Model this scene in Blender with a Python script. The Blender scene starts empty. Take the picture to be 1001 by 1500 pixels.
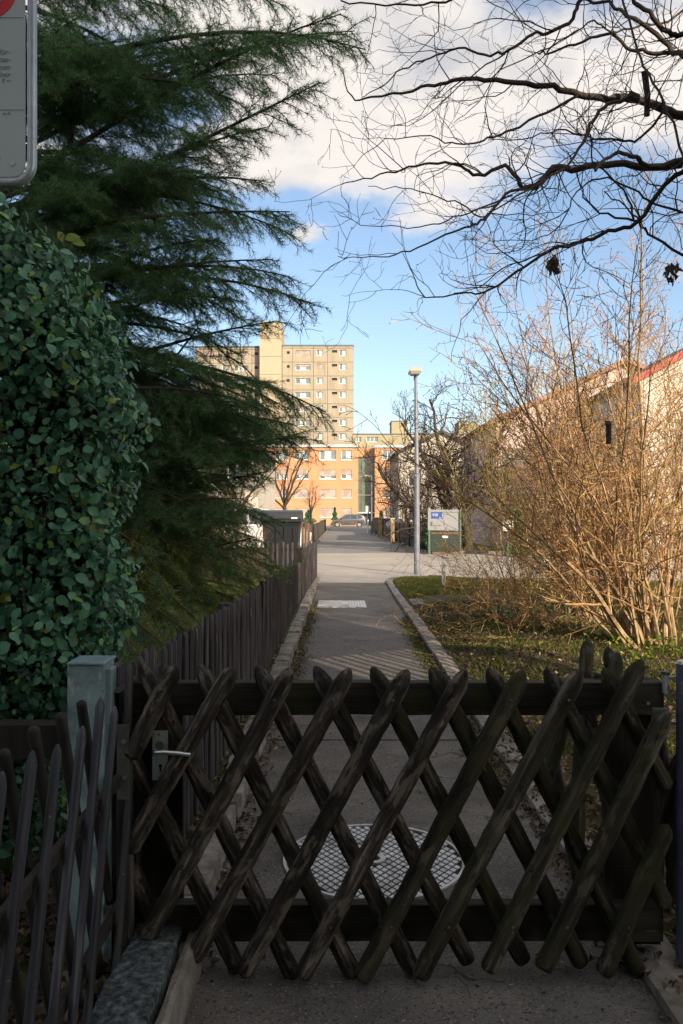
import bpy, bmesh, math, random
import numpy as np
from mathutils import Vector, Matrix
R = math.radians
C = bpy.context.scene.collection
sc = bpy.context.scene

# ------------------------------------------------------------------ camera, sky, sun, exposure
F = 1200.0; HY = 754.0; CX = 500.5; EYE = 1.5
cam = bpy.data.cameras.new('camera'); camo = bpy.data.objects.new('camera', cam); C.objects.link(camo)
camo.location = (0, 0, EYE); camo.rotation_euler = (R(90), 0, 0)
cam.sensor_fit = 'HORIZONTAL'; cam.sensor_width = 24.0; cam.lens = 24.0*F/1001; cam.shift_y = (HY-750)/1001
cam.clip_start = 0.05; cam.clip_end = 3000
sc.camera = camo
SUN_EL = R(23); SUN_DX, SUN_DY = 0.51, -0.86      # horizontal direction towards the sun (behind the camera, right)
EXPOSURE = 0.83; SKY = 0.124; SUNP = 4.2
w = bpy.data.worlds.new('World'); sc.world = w; w.use_nodes = True
nt = w.node_tree; nt.nodes.clear()
def N(nt, t, **k):
    n = nt.nodes.new(t)
    for a, b in k.items():
        if a.startswith('i_'): n.inputs[a[2:].replace('_', ' ')].default_value = b
        else: setattr(n, a, b)
    return n
def ramp(nt, stops, interp='LINEAR'):
    n = nt.nodes.new('ShaderNodeValToRGB'); cr = n.color_ramp; cr.interpolation = interp
    while len(cr.elements) < len(stops): cr.elements.new(0.5)
    for e, (p, c) in zip(cr.elements, stops):
        e.position = p
        if not hasattr(c, '__len__'): c = (c, c, c)
        e.color = (c[0], c[1], c[2], 1)
    return n
def math_(nt, op, a, b=None, clamp=False):
    n = nt.nodes.new('ShaderNodeMath'); n.operation = op; n.use_clamp = clamp
    for i, v in enumerate((a, b)):
        if v is None: continue
        if hasattr(v, 'is_output') or hasattr(v, 'links'): nt.links.new(v, n.inputs[i])
        else: n.inputs[i].default_value = v
    return n.outputs[0]
sky = N(nt, 'ShaderNodeTexSky', sky_type='NISHITA', sun_disc=False, sun_elevation=SUN_EL,
        sun_rotation=math.atan2(SUN_DX, SUN_DY), altitude=400, air_density=1.0, dust_density=2.2, ozone_density=1.0)
tc = N(nt, 'ShaderNodeTexCoord'); D = tc.outputs['Generated']
sep = N(nt, 'ShaderNodeSeparateXYZ'); nt.links.new(D, sep.inputs[0])
den = math_(nt, 'MAXIMUM', math_(nt, 'ADD', sep.outputs[2], 0.22), 0.05)
cmb = N(nt, 'ShaderNodeCombineXYZ')
nt.links.new(math_(nt, 'DIVIDE', sep.outputs[0], den), cmb.inputs[0]); nt.links.new(math_(nt, 'DIVIDE', sep.outputs[1], den), cmb.inputs[1])
no1 = N(nt, 'ShaderNodeTexNoise', i_Scale=1.7, i_Detail=9.0, i_Roughness=0.55); nt.links.new(cmb.outputs[0], no1.inputs['Vector'])
no2 = N(nt, 'ShaderNodeTexNoise', i_Scale=2.6, i_Detail=7.0, i_Roughness=0.55)
mp2 = N(nt, 'ShaderNodeMapping'); mp2.inputs['Location'].default_value = (3.3, 7.1, 2); nt.links.new(cmb.outputs[0], mp2.inputs[0]); nt.links.new(mp2.outputs[0], no2.inputs['Vector'])
elev = N(nt, 'ShaderNodeMapRange'); elev.inputs['From Min'].default_value = 0.27; elev.inputs['From Max'].default_value = 0.45
elev.inputs['To Min'].default_value = -0.32; elev.inputs['To Max'].default_value = 0.15; nt.links.new(sep.outputs[2], elev.inputs[0])
cov = math_(nt, 'ADD', math_(nt, 'MULTIPLY', math_(nt, 'SUBTRACT', no1.outputs[0], .5), 1.8), math_(nt, 'ADD', elev.outputs[0], .5))
def puff(px, py, rad, amp, cov, sq=1.6):
    d0 = Vector((px-CX, F, HY-py)).normalized()
    sub = N(nt, 'ShaderNodeVectorMath', operation='SUBTRACT'); nt.links.new(D, sub.inputs[0]); sub.inputs[1].default_value = d0
    ml = N(nt, 'ShaderNodeVectorMath', operation='MULTIPLY'); nt.links.new(sub.outputs[0], ml.inputs[0]); ml.inputs[1].default_value = (1, 1, sq)
    ln = N(nt, 'ShaderNodeVectorMath', operation='LENGTH'); nt.links.new(ml.outputs[0], ln.inputs[0])
    mr = N(nt, 'ShaderNodeMapRange', interpolation_type='SMOOTHSTEP'); mr.inputs['From Min'].default_value = rad; mr.inputs['From Max'].default_value = 0
    mr.inputs['To Min'].default_value = 0; mr.inputs['To Max'].default_value = amp; nt.links.new(ln.outputs['Value'], mr.inputs[0])
    return math_(nt, 'ADD', cov, mr.outputs[0])
cov = puff(442, 342, 0.062, 0.40, cov, 2.2)
cov = puff(560, 150, 0.24, 0.30, cov)
cov = puff(400, 225, 0.11, 0.25, cov)
cov = puff(880, 190, 0.2, 0.12, cov)
msk = N(nt, 'ShaderNodeMapRange', interpolation_type='SMOOTHSTEP'); msk.inputs['From Min'].default_value = 0.42; msk.inputs['From Max'].default_value = 0.66
nt.links.new(cov, msk.inputs[0])
crc = ramp(nt, [(0.27, (0.38, 0.42, 0.50)), (0.42, (0.62, 0.62, 0.65)), (0.54, (0.92, 0.86, 0.81))]); nt.links.new(no2.outputs[0], crc.inputs[0])
bgs = N(nt, 'ShaderNodeBackground', i_Strength=SKY); nt.links.new(sky.outputs[0], bgs.inputs[0])
bgc = N(nt, 'ShaderNodeBackground', i_Strength=0.60); nt.links.new(crc.outputs[0], bgc.inputs[0])
mx = N(nt, 'ShaderNodeMixShader'); nt.links.new(msk.outputs[0], mx.inputs[0]); nt.links.new(bgs.outputs[0], mx.inputs[1]); nt.links.new(bgc.outputs[0], mx.inputs[2])
wo = N(nt, 'ShaderNodeOutputWorld'); nt.links.new(mx.outputs[0], wo.inputs[0])
sl = bpy.data.lights.new('sun', 'SUN'); sl.energy = SUNP; sl.angle = R(0.5); sl.color = (1.0, 0.81, 0.59)
so = bpy.data.objects.new('sun', sl); C.objects.link(so)
so.rotation_euler = Vector((SUN_DX*math.cos(SUN_EL), SUN_DY*math.cos(SUN_EL), math.sin(SUN_EL))).to_track_quat('Z', 'Y').to_euler()
sc.view_settings.view_transform = 'Standard'; sc.view_settings.look = 'None'; sc.view_settings.gamma = 1
sc.view_settings.use_curve_mapping = False; sc.view_settings.exposure = EXPOSURE
sc.render.film_transparent = False

# ------------------------------------------------------------------ helpers
def W(px, py, Y): return Vector(((px-CX)*Y/F, Y, EYE-(py-HY)*Y/F))
def G(px, py, z=0.0):
    Y = (EYE-z)*F/(py-HY); return Vector(((px-CX)*Y/F, Y, z))
class MB:
    def __init__(s): s.v = []; s.f = {}; s.n = 0
    def add(s, v, f):
        v = np.asarray(v, dtype=np.float64).reshape(-1, 3)
        s.v.append(v)
        if isinstance(f, np.ndarray): s.f.setdefault(f.shape[1], []).append(f+s.n)
        else:
            for q in f: s.f.setdefault(len(q), []).append(np.array([q])+s.n)
        s.n += len(v); return s
    def box(s, x0, x1, y0, y1, z0, z1, M=None):
        v = np.array([(x, y, z) for x in (x0, x1) for y in (y0, y1) for z in (z0, z1)], float)
        if M is not None: v = np.array([M @ Vector(p) for p in v])
        return s.add(v, np.array([(0,1,3,2),(4,6,7,5),(0,4,5,1),(2,3,7,6),(0,2,6,4),(1,5,7,3)]))
    def prism(s, poly, axis, a, b):
        """poly 2D outline extruded along axis from a to b"""
        n = len(poly); v = []
        for t in (a, b):
            for (p, q) in poly:
                v.append({'x': (t, p, q), 'y': (p, t, q), 'z': (p, q, t)}[axis])
        f = [tuple(range(n)), tuple(range(2*n-1, n-1, -1))] + [(i, i+n, (i+1) % n+n, (i+1) % n) for i in range(n)]
        return s.add(v, f)
    def mesh(s, name, off=(0, 0, 0), smooth=False):
        me = bpy.data.meshes.new(name)
        if not s.v: return me
        v = np.concatenate(s.v)-np.array(off, float)
        me.vertices.add(len(v)); me.vertices.foreach_set('co', v.astype(np.float32).ravel())
        loops = []; tot = []
        for k, fs in s.f.items():
            a = np.concatenate(fs); loops.append(a.ravel()); tot.append(np.full(len(a), k))
        loops = np.concatenate(loops); tot = np.concatenate(tot); st = np.concatenate(([0], np.cumsum(tot)[:-1]))
        me.loops.add(len(loops)); me.loops.foreach_set('vertex_index', loops.astype(np.int32))
        me.polygons.add(len(tot)); me.polygons.foreach_set('loop_start', st.astype(np.int32)); me.polygons.foreach_set('loop_total', tot.astype(np.int32))
        me.polygons.foreach_set('use_smooth', np.full(len(tot), bool(smooth)))
        me.update(calc_edges=True); return me
class TB:
    """batched tapered tubes"""
    def __init__(s): s.g = {}
    def add(s, pts, r0, r1, sides=4):
        s.g.setdefault((len(pts), sides), []).append((pts, r0, r1))
    def into(s, mb):
        for (P, S), L in s.g.items():
            p = np.array([a[0] for a in L], float)
            t = np.linspace(0, 1, P)[None, :]
            r0 = np.array([a[1] for a in L])[:, None]; r1 = np.array([a[2] for a in L])[:, None]
            r = r0+(r1-r0)*t
            d = np.gradient(p, axis=1); d /= np.linalg.norm(d, axis=2, keepdims=True)+1e-9
            ref = np.eye(3)[np.argmin(np.abs(d).max(axis=1)+np.array([.02, .01, 0]), axis=1)][:, None, :]
            n1 = np.cross(d, np.broadcast_to(ref, d.shape)); n1 /= np.linalg.norm(n1, axis=2, keepdims=True)+1e-9
            n2 = np.cross(d, n1)
            a = np.arange(S)*2*math.pi/S
            ring = p[:, :, None, :]+r[:, :, None, None]*(np.cos(a)[None, None, :, None]*n1[:, :, None, :]+np.sin(a)[None, None, :, None]*n2[:, :, None, :])
            nT = len(L); base = (np.arange(nT)*P*S)[:, None, None]
            i = np.arange(P-1)[None, :, None]*S; j = np.arange(S)[None, None, :]; j2 = (j+1) % S
            q = np.stack([base+i+j, base+i+j2, base+i+S+j2, base+i+S+j], axis=-1).reshape(-1, 4)
            mb.add(ring.reshape(-1, 3), q)
        return mb
def setp(o, **k):
    for a, b in k.items():
        if b: o[a] = b
def O(name, me, mat=None, parent=None, kind=None, label=None, cat=None, group=None, loc=None):
    if isinstance(me, MB):
        off = Vector((0, 0, 0))
        if parent is not None:
            q = parent
            while q is not None: off += q.location; q = q.parent
        elif loc is not None: off = Vector(loc)
        me = me.mesh(name, off)
    o = bpy.data.objects.new(name, me); C.objects.link(o)
    if parent is not None: o.parent = parent
    if loc is not None: o.location = loc
    if mat and not me.materials: me.materials.append(mat)
    setp(o, kind=kind, label=label, category=cat, group=group); return o
def T(name, label, cat, loc=(0, 0, 0), group=None):
    o = bpy.data.objects.new(name, None); C.objects.link(o); o.location = loc; o.empty_display_size = .1
    setp(o, label=label, category=cat, group=group); return o
def smooth(o):
    me = o.data; me.polygons.foreach_set('use_smooth', np.ones(len(me.polygons), dtype=bool)); return o
def bev(o, w_=.004, seg=1):
    m = o.modifiers.new('b', 'BEVEL'); m.width = w_; m.segments = seg; m.limit_method = 'ANGLE'; return o

def mat(name, cols, scale=6, stretch=(1, 1, 1), rough=.8, bump=.4, bscale=60, bdist=.004, spec=.3, metal=0, island=None,
        over=None, trans=0, bstretch=None, rnd=True, rough2=None, cracks=None):
    """cols: list of (pos, rgb) for a noise ramp; over: list of (rgb, noise scale, lo, hi, amount[, stretch]) overlays"""
    m = bpy.data.materials.new(name); m.use_nodes = True; t = m.node_tree; t.nodes.clear()
    out = N(t, 'ShaderNodeOutputMaterial'); b = N(t, 'ShaderNodeBsdfPrincipled'); L = t.links.new
    b.inputs['Roughness'].default_value = rough; b.inputs['Specular IOR Level'].default_value = spec; b.inputs['Metallic'].default_value = metal
    tcn = N(t, 'ShaderNodeTexCoord'); vec = tcn.outputs['Object']
    if rnd:
        oi = N(t, 'ShaderNodeObjectInfo'); vm = N(t, 'ShaderNodeVectorMath', operation='MULTIPLY_ADD')
        cb = N(t, 'ShaderNodeCombineXYZ')
        for i in range(3): L(oi.outputs['Random'], cb.inputs[i])
        L(cb.outputs[0], vm.inputs[0]); vm.inputs[1].default_value = (37, 51, 23); L(vec, vm.inputs[2]); vec = vm.outputs[0]
    def noise(sc_, st, det=7, ro=.6):
        mp = N(t, 'ShaderNodeMapping'); mp.inputs['Scale'].default_value = st; L(vec, mp.inputs[0])
        n = N(t, 'ShaderNodeTexNoise', i_Scale=sc_, i_Detail=float(det), i_Roughness=ro); L(mp.outputs[0], n.inputs['Vector']); return n.outputs[0]
    if island:
        g = N(t, 'ShaderNodeNewGeometry'); cr = ramp(t, island); L(g.outputs['Random Per Island'], cr.inputs[0]); col = cr.outputs[0]
        if cols:
            cr2 = ramp(t, cols); L(noise(scale, stretch), cr2.inputs[0])
            mm = N(t, 'ShaderNodeMix', data_type='RGBA', blend_type='MULTIPLY'); mm.inputs[0].default_value = 1
            L(col, mm.inputs[6]); L(cr2.outputs[0], mm.inputs[7]); col = mm.outputs[2]
    else:
        cr = ramp(t, cols); L(noise(scale, stretch), cr.inputs[0]); col = cr.outputs[0]
    for ov in (over or []):
        c_, s_, lo, hi, am = ov[:5]; st = ov[5] if len(ov) > 5 else (1, 1, 1)
        mr = N(t, 'ShaderNodeMapRange', interpolation_type='SMOOTHSTEP'); mr.inputs['From Min'].default_value = lo; mr.inputs['From Max'].default_value = hi
        mr.inputs['To Max'].default_value = am; L(noise(s_, st), mr.inputs[0])
        mm = N(t, 'ShaderNodeMix', data_type='RGBA'); L(mr.outputs[0], mm.inputs[0]); L(col, mm.inputs[6]); mm.inputs[7].default_value = (*c_, 1); col = mm.outputs[2]
    if cracks:
        nz = N(t, 'ShaderNodeTexNoise', i_Scale=5.0, i_Detail=5.0); L(vec, nz.inputs['Vector']); va = N(t, 'ShaderNodeVectorMath', operation='SCALE'); L(nz.outputs['Color'], va.inputs[0]); va.inputs[3].default_value = .35
        vb = N(t, 'ShaderNodeVectorMath', operation='ADD'); L(vec, vb.inputs[0]); L(va.outputs[0], vb.inputs[1])
        vo = N(t, 'ShaderNodeTexVoronoi', feature='DISTANCE_TO_EDGE', i_Scale=cracks); L(vb.outputs[0], vo.inputs['Vector'])
        mr = N(t, 'ShaderNodeMapRange'); mr.inputs['From Min'].default_value = .010; mr.inputs['From Max'].default_value = .003; L(vo.outputs['Distance'], mr.inputs[0])
        mk = math_(t, 'MULTIPLY', mr.outputs[0], N(t, 'ShaderNodeMapRange').outputs[0]); mg = mk.node.inputs[1].links[0].from_node
        mg.inputs['From Min'].default_value = .48; mg.inputs['From Max'].default_value = .55; L(noise(1.1, (1, 1, 1), 3), mg.inputs[0])
        mm = N(t, 'ShaderNodeMix', data_type='RGBA'); L(mk, mm.inputs[0]); L(col, mm.inputs[6]); mm.inputs[7].default_value = (.02, .018, .016, 1); col = mm.outputs[2]
    L(col, b.inputs['Base Color'])
    if bump:
        bn = N(t, 'ShaderNodeBump', i_Strength=bump, i_Distance=bdist); L(noise(bscale, bstretch or stretch, 5, .65), bn.inputs['Height']); L(bn.outputs[0], b.inputs['Normal'])
    if rough2:
        mr = N(t, 'ShaderNodeMapRange'); mr.inputs['To Min'].default_value = rough; mr.inputs['To Max'].default_value = rough2; L(noise(scale*1.7, (1, 1, 1)), mr.inputs[0]); L(mr.outputs[0], b.inputs['Roughness'])
    if trans:
        tr = N(t, 'ShaderNodeBsdfTranslucent'); L(col, tr.inputs[0]); ms = N(t, 'ShaderNodeMixShader'); ms.inputs[0].default_value = trans
        L(b.outputs[0], ms.inputs[1]); L(tr.outputs[0], ms.inputs[2]); L(ms.outputs[0], out.inputs[0])
    else: L(b.outputs[0], out.inputs[0])
    return m
def flat(name, c, rough=.6, metal=0, spec=.4, var=.15, scale=8, bump=.1):
    return mat(name, [(.3, tuple(x*(1-var) for x in c)), (.7, tuple(min(1, x*(1+var)) for x in c))], scale=scale, rough=rough, metal=metal, spec=spec, bump=bump, bscale=scale*8)

M = {}
M['gate_wood'] = mat('gate_wood', [(.36, (.009, .007, .006)), (.46, (.026, .021, .017)), (.55, (.055, .046, .038)), (.62, (.13, .112, .094)), (.72, (.28, .25, .215))], scale=26, stretch=(1.6, 1.6, .22), rough=.9,
    bump=1.0, bscale=55, bstretch=(1.6, 1.6, .09), bdist=.016, spec=.25, over=[((.008, .006, .005), 3.2, .54, .62, .75, (1, 1, .35)), ((.15, .125, .10), 15, .54, .61, .7, (1.3, 1.3, .45)), ((.012, .010, .008), 34, .56, .62, .8, (1, 1, .4)), ((.034, .031, .012), 4.5, .5, .7, .5), ((.20, .175, .14), 17, .62, .72, .7, (1, 1, .25)), ((.30, .30, .26), 60, .70, .74, .8)])
M['gate_mossy'] = mat('gate_mossy', [(.36, (.009, .008, .006)), (.48, (.024, .022, .015)), (.57, (.050, .044, .032)), (.65, (.12, .108, .086)), (.76, (.24, .22, .18))], scale=22, stretch=(1.6, 1.6, .10), rough=.9,
    bump=1.0, bscale=55, bstretch=(1.6, 1.6, .09), bdist=.016, spec=.2, over=[((.008, .006, .005), 3.2, .54, .62, .7, (1, 1, .35)), ((.12, .105, .08), 15, .56, .63, .6, (1.3, 1.3, .45)), ((.010, .009, .006), 34, .56, .62, .8, (1, 1, .4)), ((.034, .034, .012), 5, .42, .64, .7), ((.24, .25, .21), 70, .68, .73, .8)])
M['rail_wood'] = mat('rail_wood', [(.3, (.012, .011, .009)), (.6, (.030, .026, .020)), (.8, (.055, .048, .036))], scale=14, stretch=(.08, 1.6, 1.6), rough=.85, bump=.8, bscale=45, bstretch=(.08, 1.6, 1.6), bdist=.006, over=[((.05, .055, .012), 5, .5, .7, .6)])
M['picket'] = mat('picket', [(.34, (.018, .015, .017)), (.5, (.048, .041, .044)), (.7, (.11, .097, .097))], scale=26, stretch=(2, 2, .09), rough=.8, bump=.9, bscale=60, bstretch=(2, 2, .08), bdist=.006, spec=.35,
    over=[((.050, .036, .030), 3, .5, .7, .3), ((.17, .155, .15), 30, .62, .70, .75, (1, 1, .2))])
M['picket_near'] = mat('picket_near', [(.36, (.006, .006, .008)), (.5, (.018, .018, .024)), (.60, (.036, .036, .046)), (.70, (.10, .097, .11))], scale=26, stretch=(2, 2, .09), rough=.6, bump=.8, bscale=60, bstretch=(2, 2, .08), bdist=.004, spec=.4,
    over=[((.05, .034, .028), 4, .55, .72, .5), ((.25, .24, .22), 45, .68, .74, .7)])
M['tarred_wood'] = mat('tarred_wood', [(.3, (.008, .007, .007)), (.7, (.022, .019, .018))], scale=16, stretch=(1, 1, .1), bump=.5)  # near-black wood colour for the pickets of the short garden fence
M['end_grain'] = mat('end_grain', [(.3, (.10, .09, .08)), (.7, (.26, .24, .21))], scale=60, bump=.5)
M['old_fence'] = mat('old_fence', [(.3, (.07, .04, .026)), (.7, (.17, .11, .075))], scale=16, stretch=(1, 1, .1), bump=.5)
M['grey_fence'] = mat('grey_fence', [(.3, (.05, .045, .04)), (.7, (.12, .105, .09))], scale=16, stretch=(1, 1, .1), bump=.5)
M['post_paint'] = mat('post_paint', [(.3, (.12, .175, .19)), (.55, (.165, .23, .24)), (.75, (.23, .30, .305))], scale=7, rough=.55, bump=.35, bscale=90, bdist=.002, over=[((.06, .08, .075), 9, .50, .68, .75), ((.40, .46, .46), 22, .60, .66, .6, (1, 1, .3)), ((.04, .04, .03), 70, .63, .70, .6)])
M['galv'] = mat('galv', [(.3, (.30, .33, .36)), (.6, (.40, .43, .46)), (.8, (.5, .52, .54))], scale=14, rough=.42, metal=.55, bump=.15, bscale=80, over=[((.2, .22, .24), 6, .55, .75, .5)])
M['dark_metal'] = mat('dark_metal', [(.3, (.05, .055, .05)), (.7, (.13, .135, .12))], scale=12, rough=.55, metal=.5, bump=.3, over=[((.16, .10, .06), 18, .6, .7, .5)])
M['plate'] = mat('plate', [(.3, (.20, .25, .24)), (.7, (.34, .38, .36))], scale=20, rough=.5, metal=.4, bump=.3, over=[((.08, .07, .05), 40, .62, .7, .8)])
M['steel'] = mat('steel', [(.3, (.45, .46, .47)), (.7, (.62, .63, .64))], scale=20, rough=.3, metal=.9, bump=.1)
M['black_hole'] = flat('black_hole', (.006, .006, .006), .9)
M['cover_metal'] = mat('cover_metal', [(.3, (.42, .43, .44)), (.7, (.60, .61, .62))], scale=16, rough=.55, metal=.2, bump=.5, bscale=120, over=[((.17, .16, .14), 7, .46, .64, .65), ((.12, .11, .09), 45, .6, .7, .7)])
M['cover_dark'] = flat('cover_dark', (.012, .011, .010), .9)
M['asphalt'] = mat('asphalt', [(.30, (.070, .064, .058)), (.48, (.115, .105, .096)), (.70, (.17, .156, .142))], scale=2.2, rough=.85, bump=1.0, bscale=170, bdist=.006, rnd=False, spec=.35, cracks=1.0,
    over=[((.022, .020, .018), 95, .53, .64, .85), ((.05, .046, .04), 2.6, .52, .7, .45), ((.26, .24, .22), 120, .58, .66, .85), ((.42, .40, .37), 60, .66, .69, .85), ((.042, .036, .026), 1.3, .52, .72, .55), ((.45, .44, .41), 22, .705, .73, .6)])
M['asphalt2'] = mat('asphalt2', [(.28, (.085, .078, .072)), (.5, (.122, .112, .103)), (.72, (.165, .152, .14))], scale=1.4, rough=.85, bump=.8, bscale=120, bdist=.004, rnd=False, spec=.35, cracks=1.3,
    over=[((.05, .045, .04), 45, .54, .66, .7), ((.34, .32, .29), 60, .62, .68, .7), ((.07, .062, .05), .8, .55, .75, .4)])
M['road'] = mat('road', [(.3, (.28, .262, .24)), (.5, (.345, .322, .295)), (.7, (.40, .375, .34))], scale=.5, rough=.85, bump=.3, bscale=60, bdist=.004, rnd=False,
    over=[((.24, .22, .19), 4, .55, .7, .5), ((.38, .36, .33), 30, .62, .7, .35)])
M['old_road'] = mat('old_road', [(.3, (.17, .165, .16)), (.5, (.21, .205, .20)), (.7, (.25, .245, .24))], scale=.4, rough=.85, bump=.3, bscale=60, bdist=.004, rnd=False, over=[((.13, .125, .12), 2, .52, .7, .6), ((.32, .31, .30), 30, .62, .7, .35)])  # far road: shade put into a darker copy of the road colour
M['kerb'] = mat('kerb', [(.3, (.15, .135, .115)), (.5, (.25, .225, .20)), (.72, (.38, .35, .31))], scale=9, rough=.9, bump=1.0, bscale=70, bdist=.014,
    over=[((.08, .075, .05), 5, .45, .65, .75), ((.05, .045, .035), 60, .62, .7, .7), ((.5, .47, .43), 80, .66, .72, .5)])
M['slate_stone'] = mat('slate_stone', [(.34, (.02, .028, .032)), (.48, (.07, .09, .095)), (.6, (.15, .17, .175)), (.72, (.30, .31, .30))], scale=44, rough=.9, bump=1.0, bscale=60, bdist=.03)
M['soil'] = mat('soil', [(.3, (.045, .036, .022)), (.5, (.085, .067, .040)), (.72, (.14, .11, .066))], scale=9, rough=1, bump=1.0, bscale=45, bdist=.03, rnd=False, over=[((.075, .085, .020), 2.5, .44, .58, .85)])
M['lawn_soil'] = mat('lawn_soil', [(.3, (.035, .05, .012)), (.7, (.075, .10, .022))], scale=9, rough=1, bump=1.0, bscale=60, bdist=.03, rnd=False, over=[((.07, .052, .03), 3, .55, .7, .7)])
M['ground'] = mat('ground', [(.3, (.035, .04, .016)), (.7, (.075, .075, .035))], scale=.6, rough=1, bump=.5, bscale=8, bdist=.05, rnd=False)
M['grass'] = mat('grass', [(.3, (.75, .75, .75)), (.7, (1.15, 1.1, 1.0))], scale=2.5, island=[(0, (.050, .070, .014)), (.5, (.095, .120, .024)), (.8, (.15, .165, .04)), (1, (.25, .21, .09))], bump=0, rough=.6, trans=.25, rnd=False)
M['cover_leaf'] = mat('cover_leaf', [(.3, (.8, .8, .8)), (.7, (1.15, 1.1, 1.0))], scale=2, island=[(0, (.045, .065, .018)), (.4, (.085, .11, .028)), (.62, (.15, .16, .035)), (.8, (.13, .10, .055)), (1, (.24, .17, .09))], bump=0, rough=.6, trans=.2, rnd=False)
M['bright_leaf'] = mat('bright_leaf', [], island=[(0, (.07, .12, .015)), (.6, (.16, .22, .03)), (1, (.34, .34, .05))], bump=0, rough=.5, trans=.3)
M['litter'] = mat('litter', [], island=[(0, (.035, .025, .018)), (.45, (.09, .06, .035)), (.8, (.17, .11, .065)), (1, (.38, .28, .19))], bump=0, rough=.75, trans=.15)
M['dark_litter'] = mat('dark_litter', [], island=[(0, (.02, .014, .01)), (.6, (.06, .04, .025)), (1, (.13, .09, .06))], bump=0, rough=.8)
M['hedge_leaf'] = mat('hedge_leaf', [(.25, (.7, .75, .75)), (.7, (1.2, 1.15, 1.1))], scale=30, island=[(0, (.016, .058, .034)), (.35, (.048, .145, .085)), (.7, (.085, .225, .130)), (.88, (.12, .28, .14)), (.955, (.14, .26, .05)), (.985, (.26, .34, .06)), (1, (.14, .08, .035))],
    bump=.25, bscale=50, bdist=.003, rough=.42, spec=.35, trans=.15)
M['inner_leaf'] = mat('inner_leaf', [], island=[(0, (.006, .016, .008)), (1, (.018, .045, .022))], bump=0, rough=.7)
M['hedge_wood'] = mat('hedge_wood', [(.3, (.03, .022, .016)), (.7, (.08, .06, .045))], scale=20, bump=.4)
M['needle'] = mat('needle', [(.3, (.75, .8, .85)), (.7, (1.2, 1.15, 1.0))], scale=1.2, island=[(0, (.045, .115, .050)), (.5, (.095, .21, .085)), (.85, (.15, .29, .11)), (1, (.24, .36, .11))], bump=0, rough=.5, spec=.3, trans=.38, rnd=False)
M['needle_y'] = mat('needle_y', [], island=[(0, (.10, .15, .022)), (.5, (.20, .26, .035)), (1, (.38, .38, .06))], bump=0, rough=.5, trans=.35)  # bright yellow-green: sunlight painted into the low needles
M['conifer_bark'] = mat('conifer_bark', [(.3, (.030, .022, .017)), (.7, (.085, .062, .045))], scale=20, bump=.8, bscale=40, bdist=.01)
M['dark_twig'] = mat('dark_twig', [(.3, (.028, .021, .017)), (.6, (.060, .045, .036)), (.8, (.10, .078, .06))], scale=16, rough=.75, bump=.6, bscale=60, bdist=.003, rnd=False)
M['gold_stem'] = mat('gold_stem', [(.3, (.15, .10, .06)), (.5, (.32, .225, .13)), (.7, (.52, .39, .24))], scale=8, rough=.65, bump=.5, bscale=60, bdist=.003, over=[((.08, .07, .03), 3, .5, .7, .7)])
M['gold_twig'] = mat('gold_twig', [], island=[(0, (.11, .060, .032)), (.3, (.27, .150, .070)), (.7, (.45, .27, .125)), (.9, (.58, .39, .20)), (1, (.48, .36, .08))], bump=0, rough=.6)
M['yellow_twig'] = mat('yellow_twig', [], island=[(0, (.22, .16, .05)), (.6, (.34, .28, .07)), (1, (.42, .38, .12))], bump=0, rough=.55)
M['brown_twig'] = mat('brown_twig', [], island=[(0, (.05, .03, .022)), (.6, (.11, .065, .045)), (1, (.18, .11, .075))], bump=0, rough=.75)
M['old_bark'] = mat('old_bark', [(.3, (.028, .022, .018)), (.7, (.075, .06, .048))], scale=6, bump=.8, bscale=25, bdist=.02, over=[((.05, .06, .015), 1.6, .5, .65, .7)])
M['tower_wall'] = mat('tower_wall', [(.3, (.30, .27, .215)), (.7, (.345, .312, .25))], scale=.5, bump=.2, bscale=4, rough=.9, over=[((.22, .18, .125), 1.0, .5, .78, .7, (1, 1, .07))])
M['tower_light'] = mat('tower_light', [(.3, (.37, .32, .235)), (.7, (.41, .355, .265))], scale=.4, bump=.2, bscale=4, rough=.9)
M['joint'] = flat('joint', (.13, .11, .085), .9)
M['orange_wall'] = mat('orange_wall', [(.3, (.46, .25, .14)), (.7, (.50, .28, .16))], scale=.3, bump=.15, bscale=6, rough=.9)
M['yellow_wall'] = mat('yellow_wall', [(.3, (.30, .27, .18)), (.7, (.34, .31, .21))], scale=.3, bump=.2, bscale=4, rough=.9)
M['white_paint'] = flat('white_paint', (.74, .74, .73), .5, var=.05)
M['coping'] = flat('coping', (.62, .62, .64), .5, var=.05)
M['dark_edge'] = flat('dark_edge', (.10, .12, .15), .5)
M['shutter'] = mat('shutter', [(.45, (.30, .24, .22)), (.55, (.40, .33, .30))], scale=1.0, bump=.3, bscale=14, bstretch=(.01, .01, 1), rnd=False)
M['curtain'] = mat('curtain', [(.3, (.32, .38, .38)), (.7, (.55, .60, .58))], scale=3, stretch=(2, 1, .1), bump=0, rough=.3, spec=.8)
def glass(name, c, rough=.08):
    m = mat(name, [(.3, tuple(x*.7 for x in c)), (.7, tuple(x*1.3 for x in c))], scale=.7, rough=rough, spec=.9, bump=.05, bscale=2); return m
M['glass'] = glass('glass', (.13, .17, .20)); M['stair_glass'] = glass('stair_glass', (.10, .15, .12), .15); M['car_glass'] = glass('car_glass', (.05, .06, .07))
M['pink_wall'] = mat('pink_wall', [(.3, (.50, .41, .39)), (.7, (.57, .47, .45))], scale=.8, bump=.3, bscale=30, rough=.95)
M['cream_wall'] = mat('cream_wall', [(.3, (.50, .46, .40)), (.7, (.57, .53, .46))], scale=.8, bump=.3, bscale=30, rough=.95)
M['pink_verge'] = flat('pink_verge', (.30, .20, .17), .7)
M['red_trim'] = flat('red_trim', (.40, .045, .05), .6)
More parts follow.
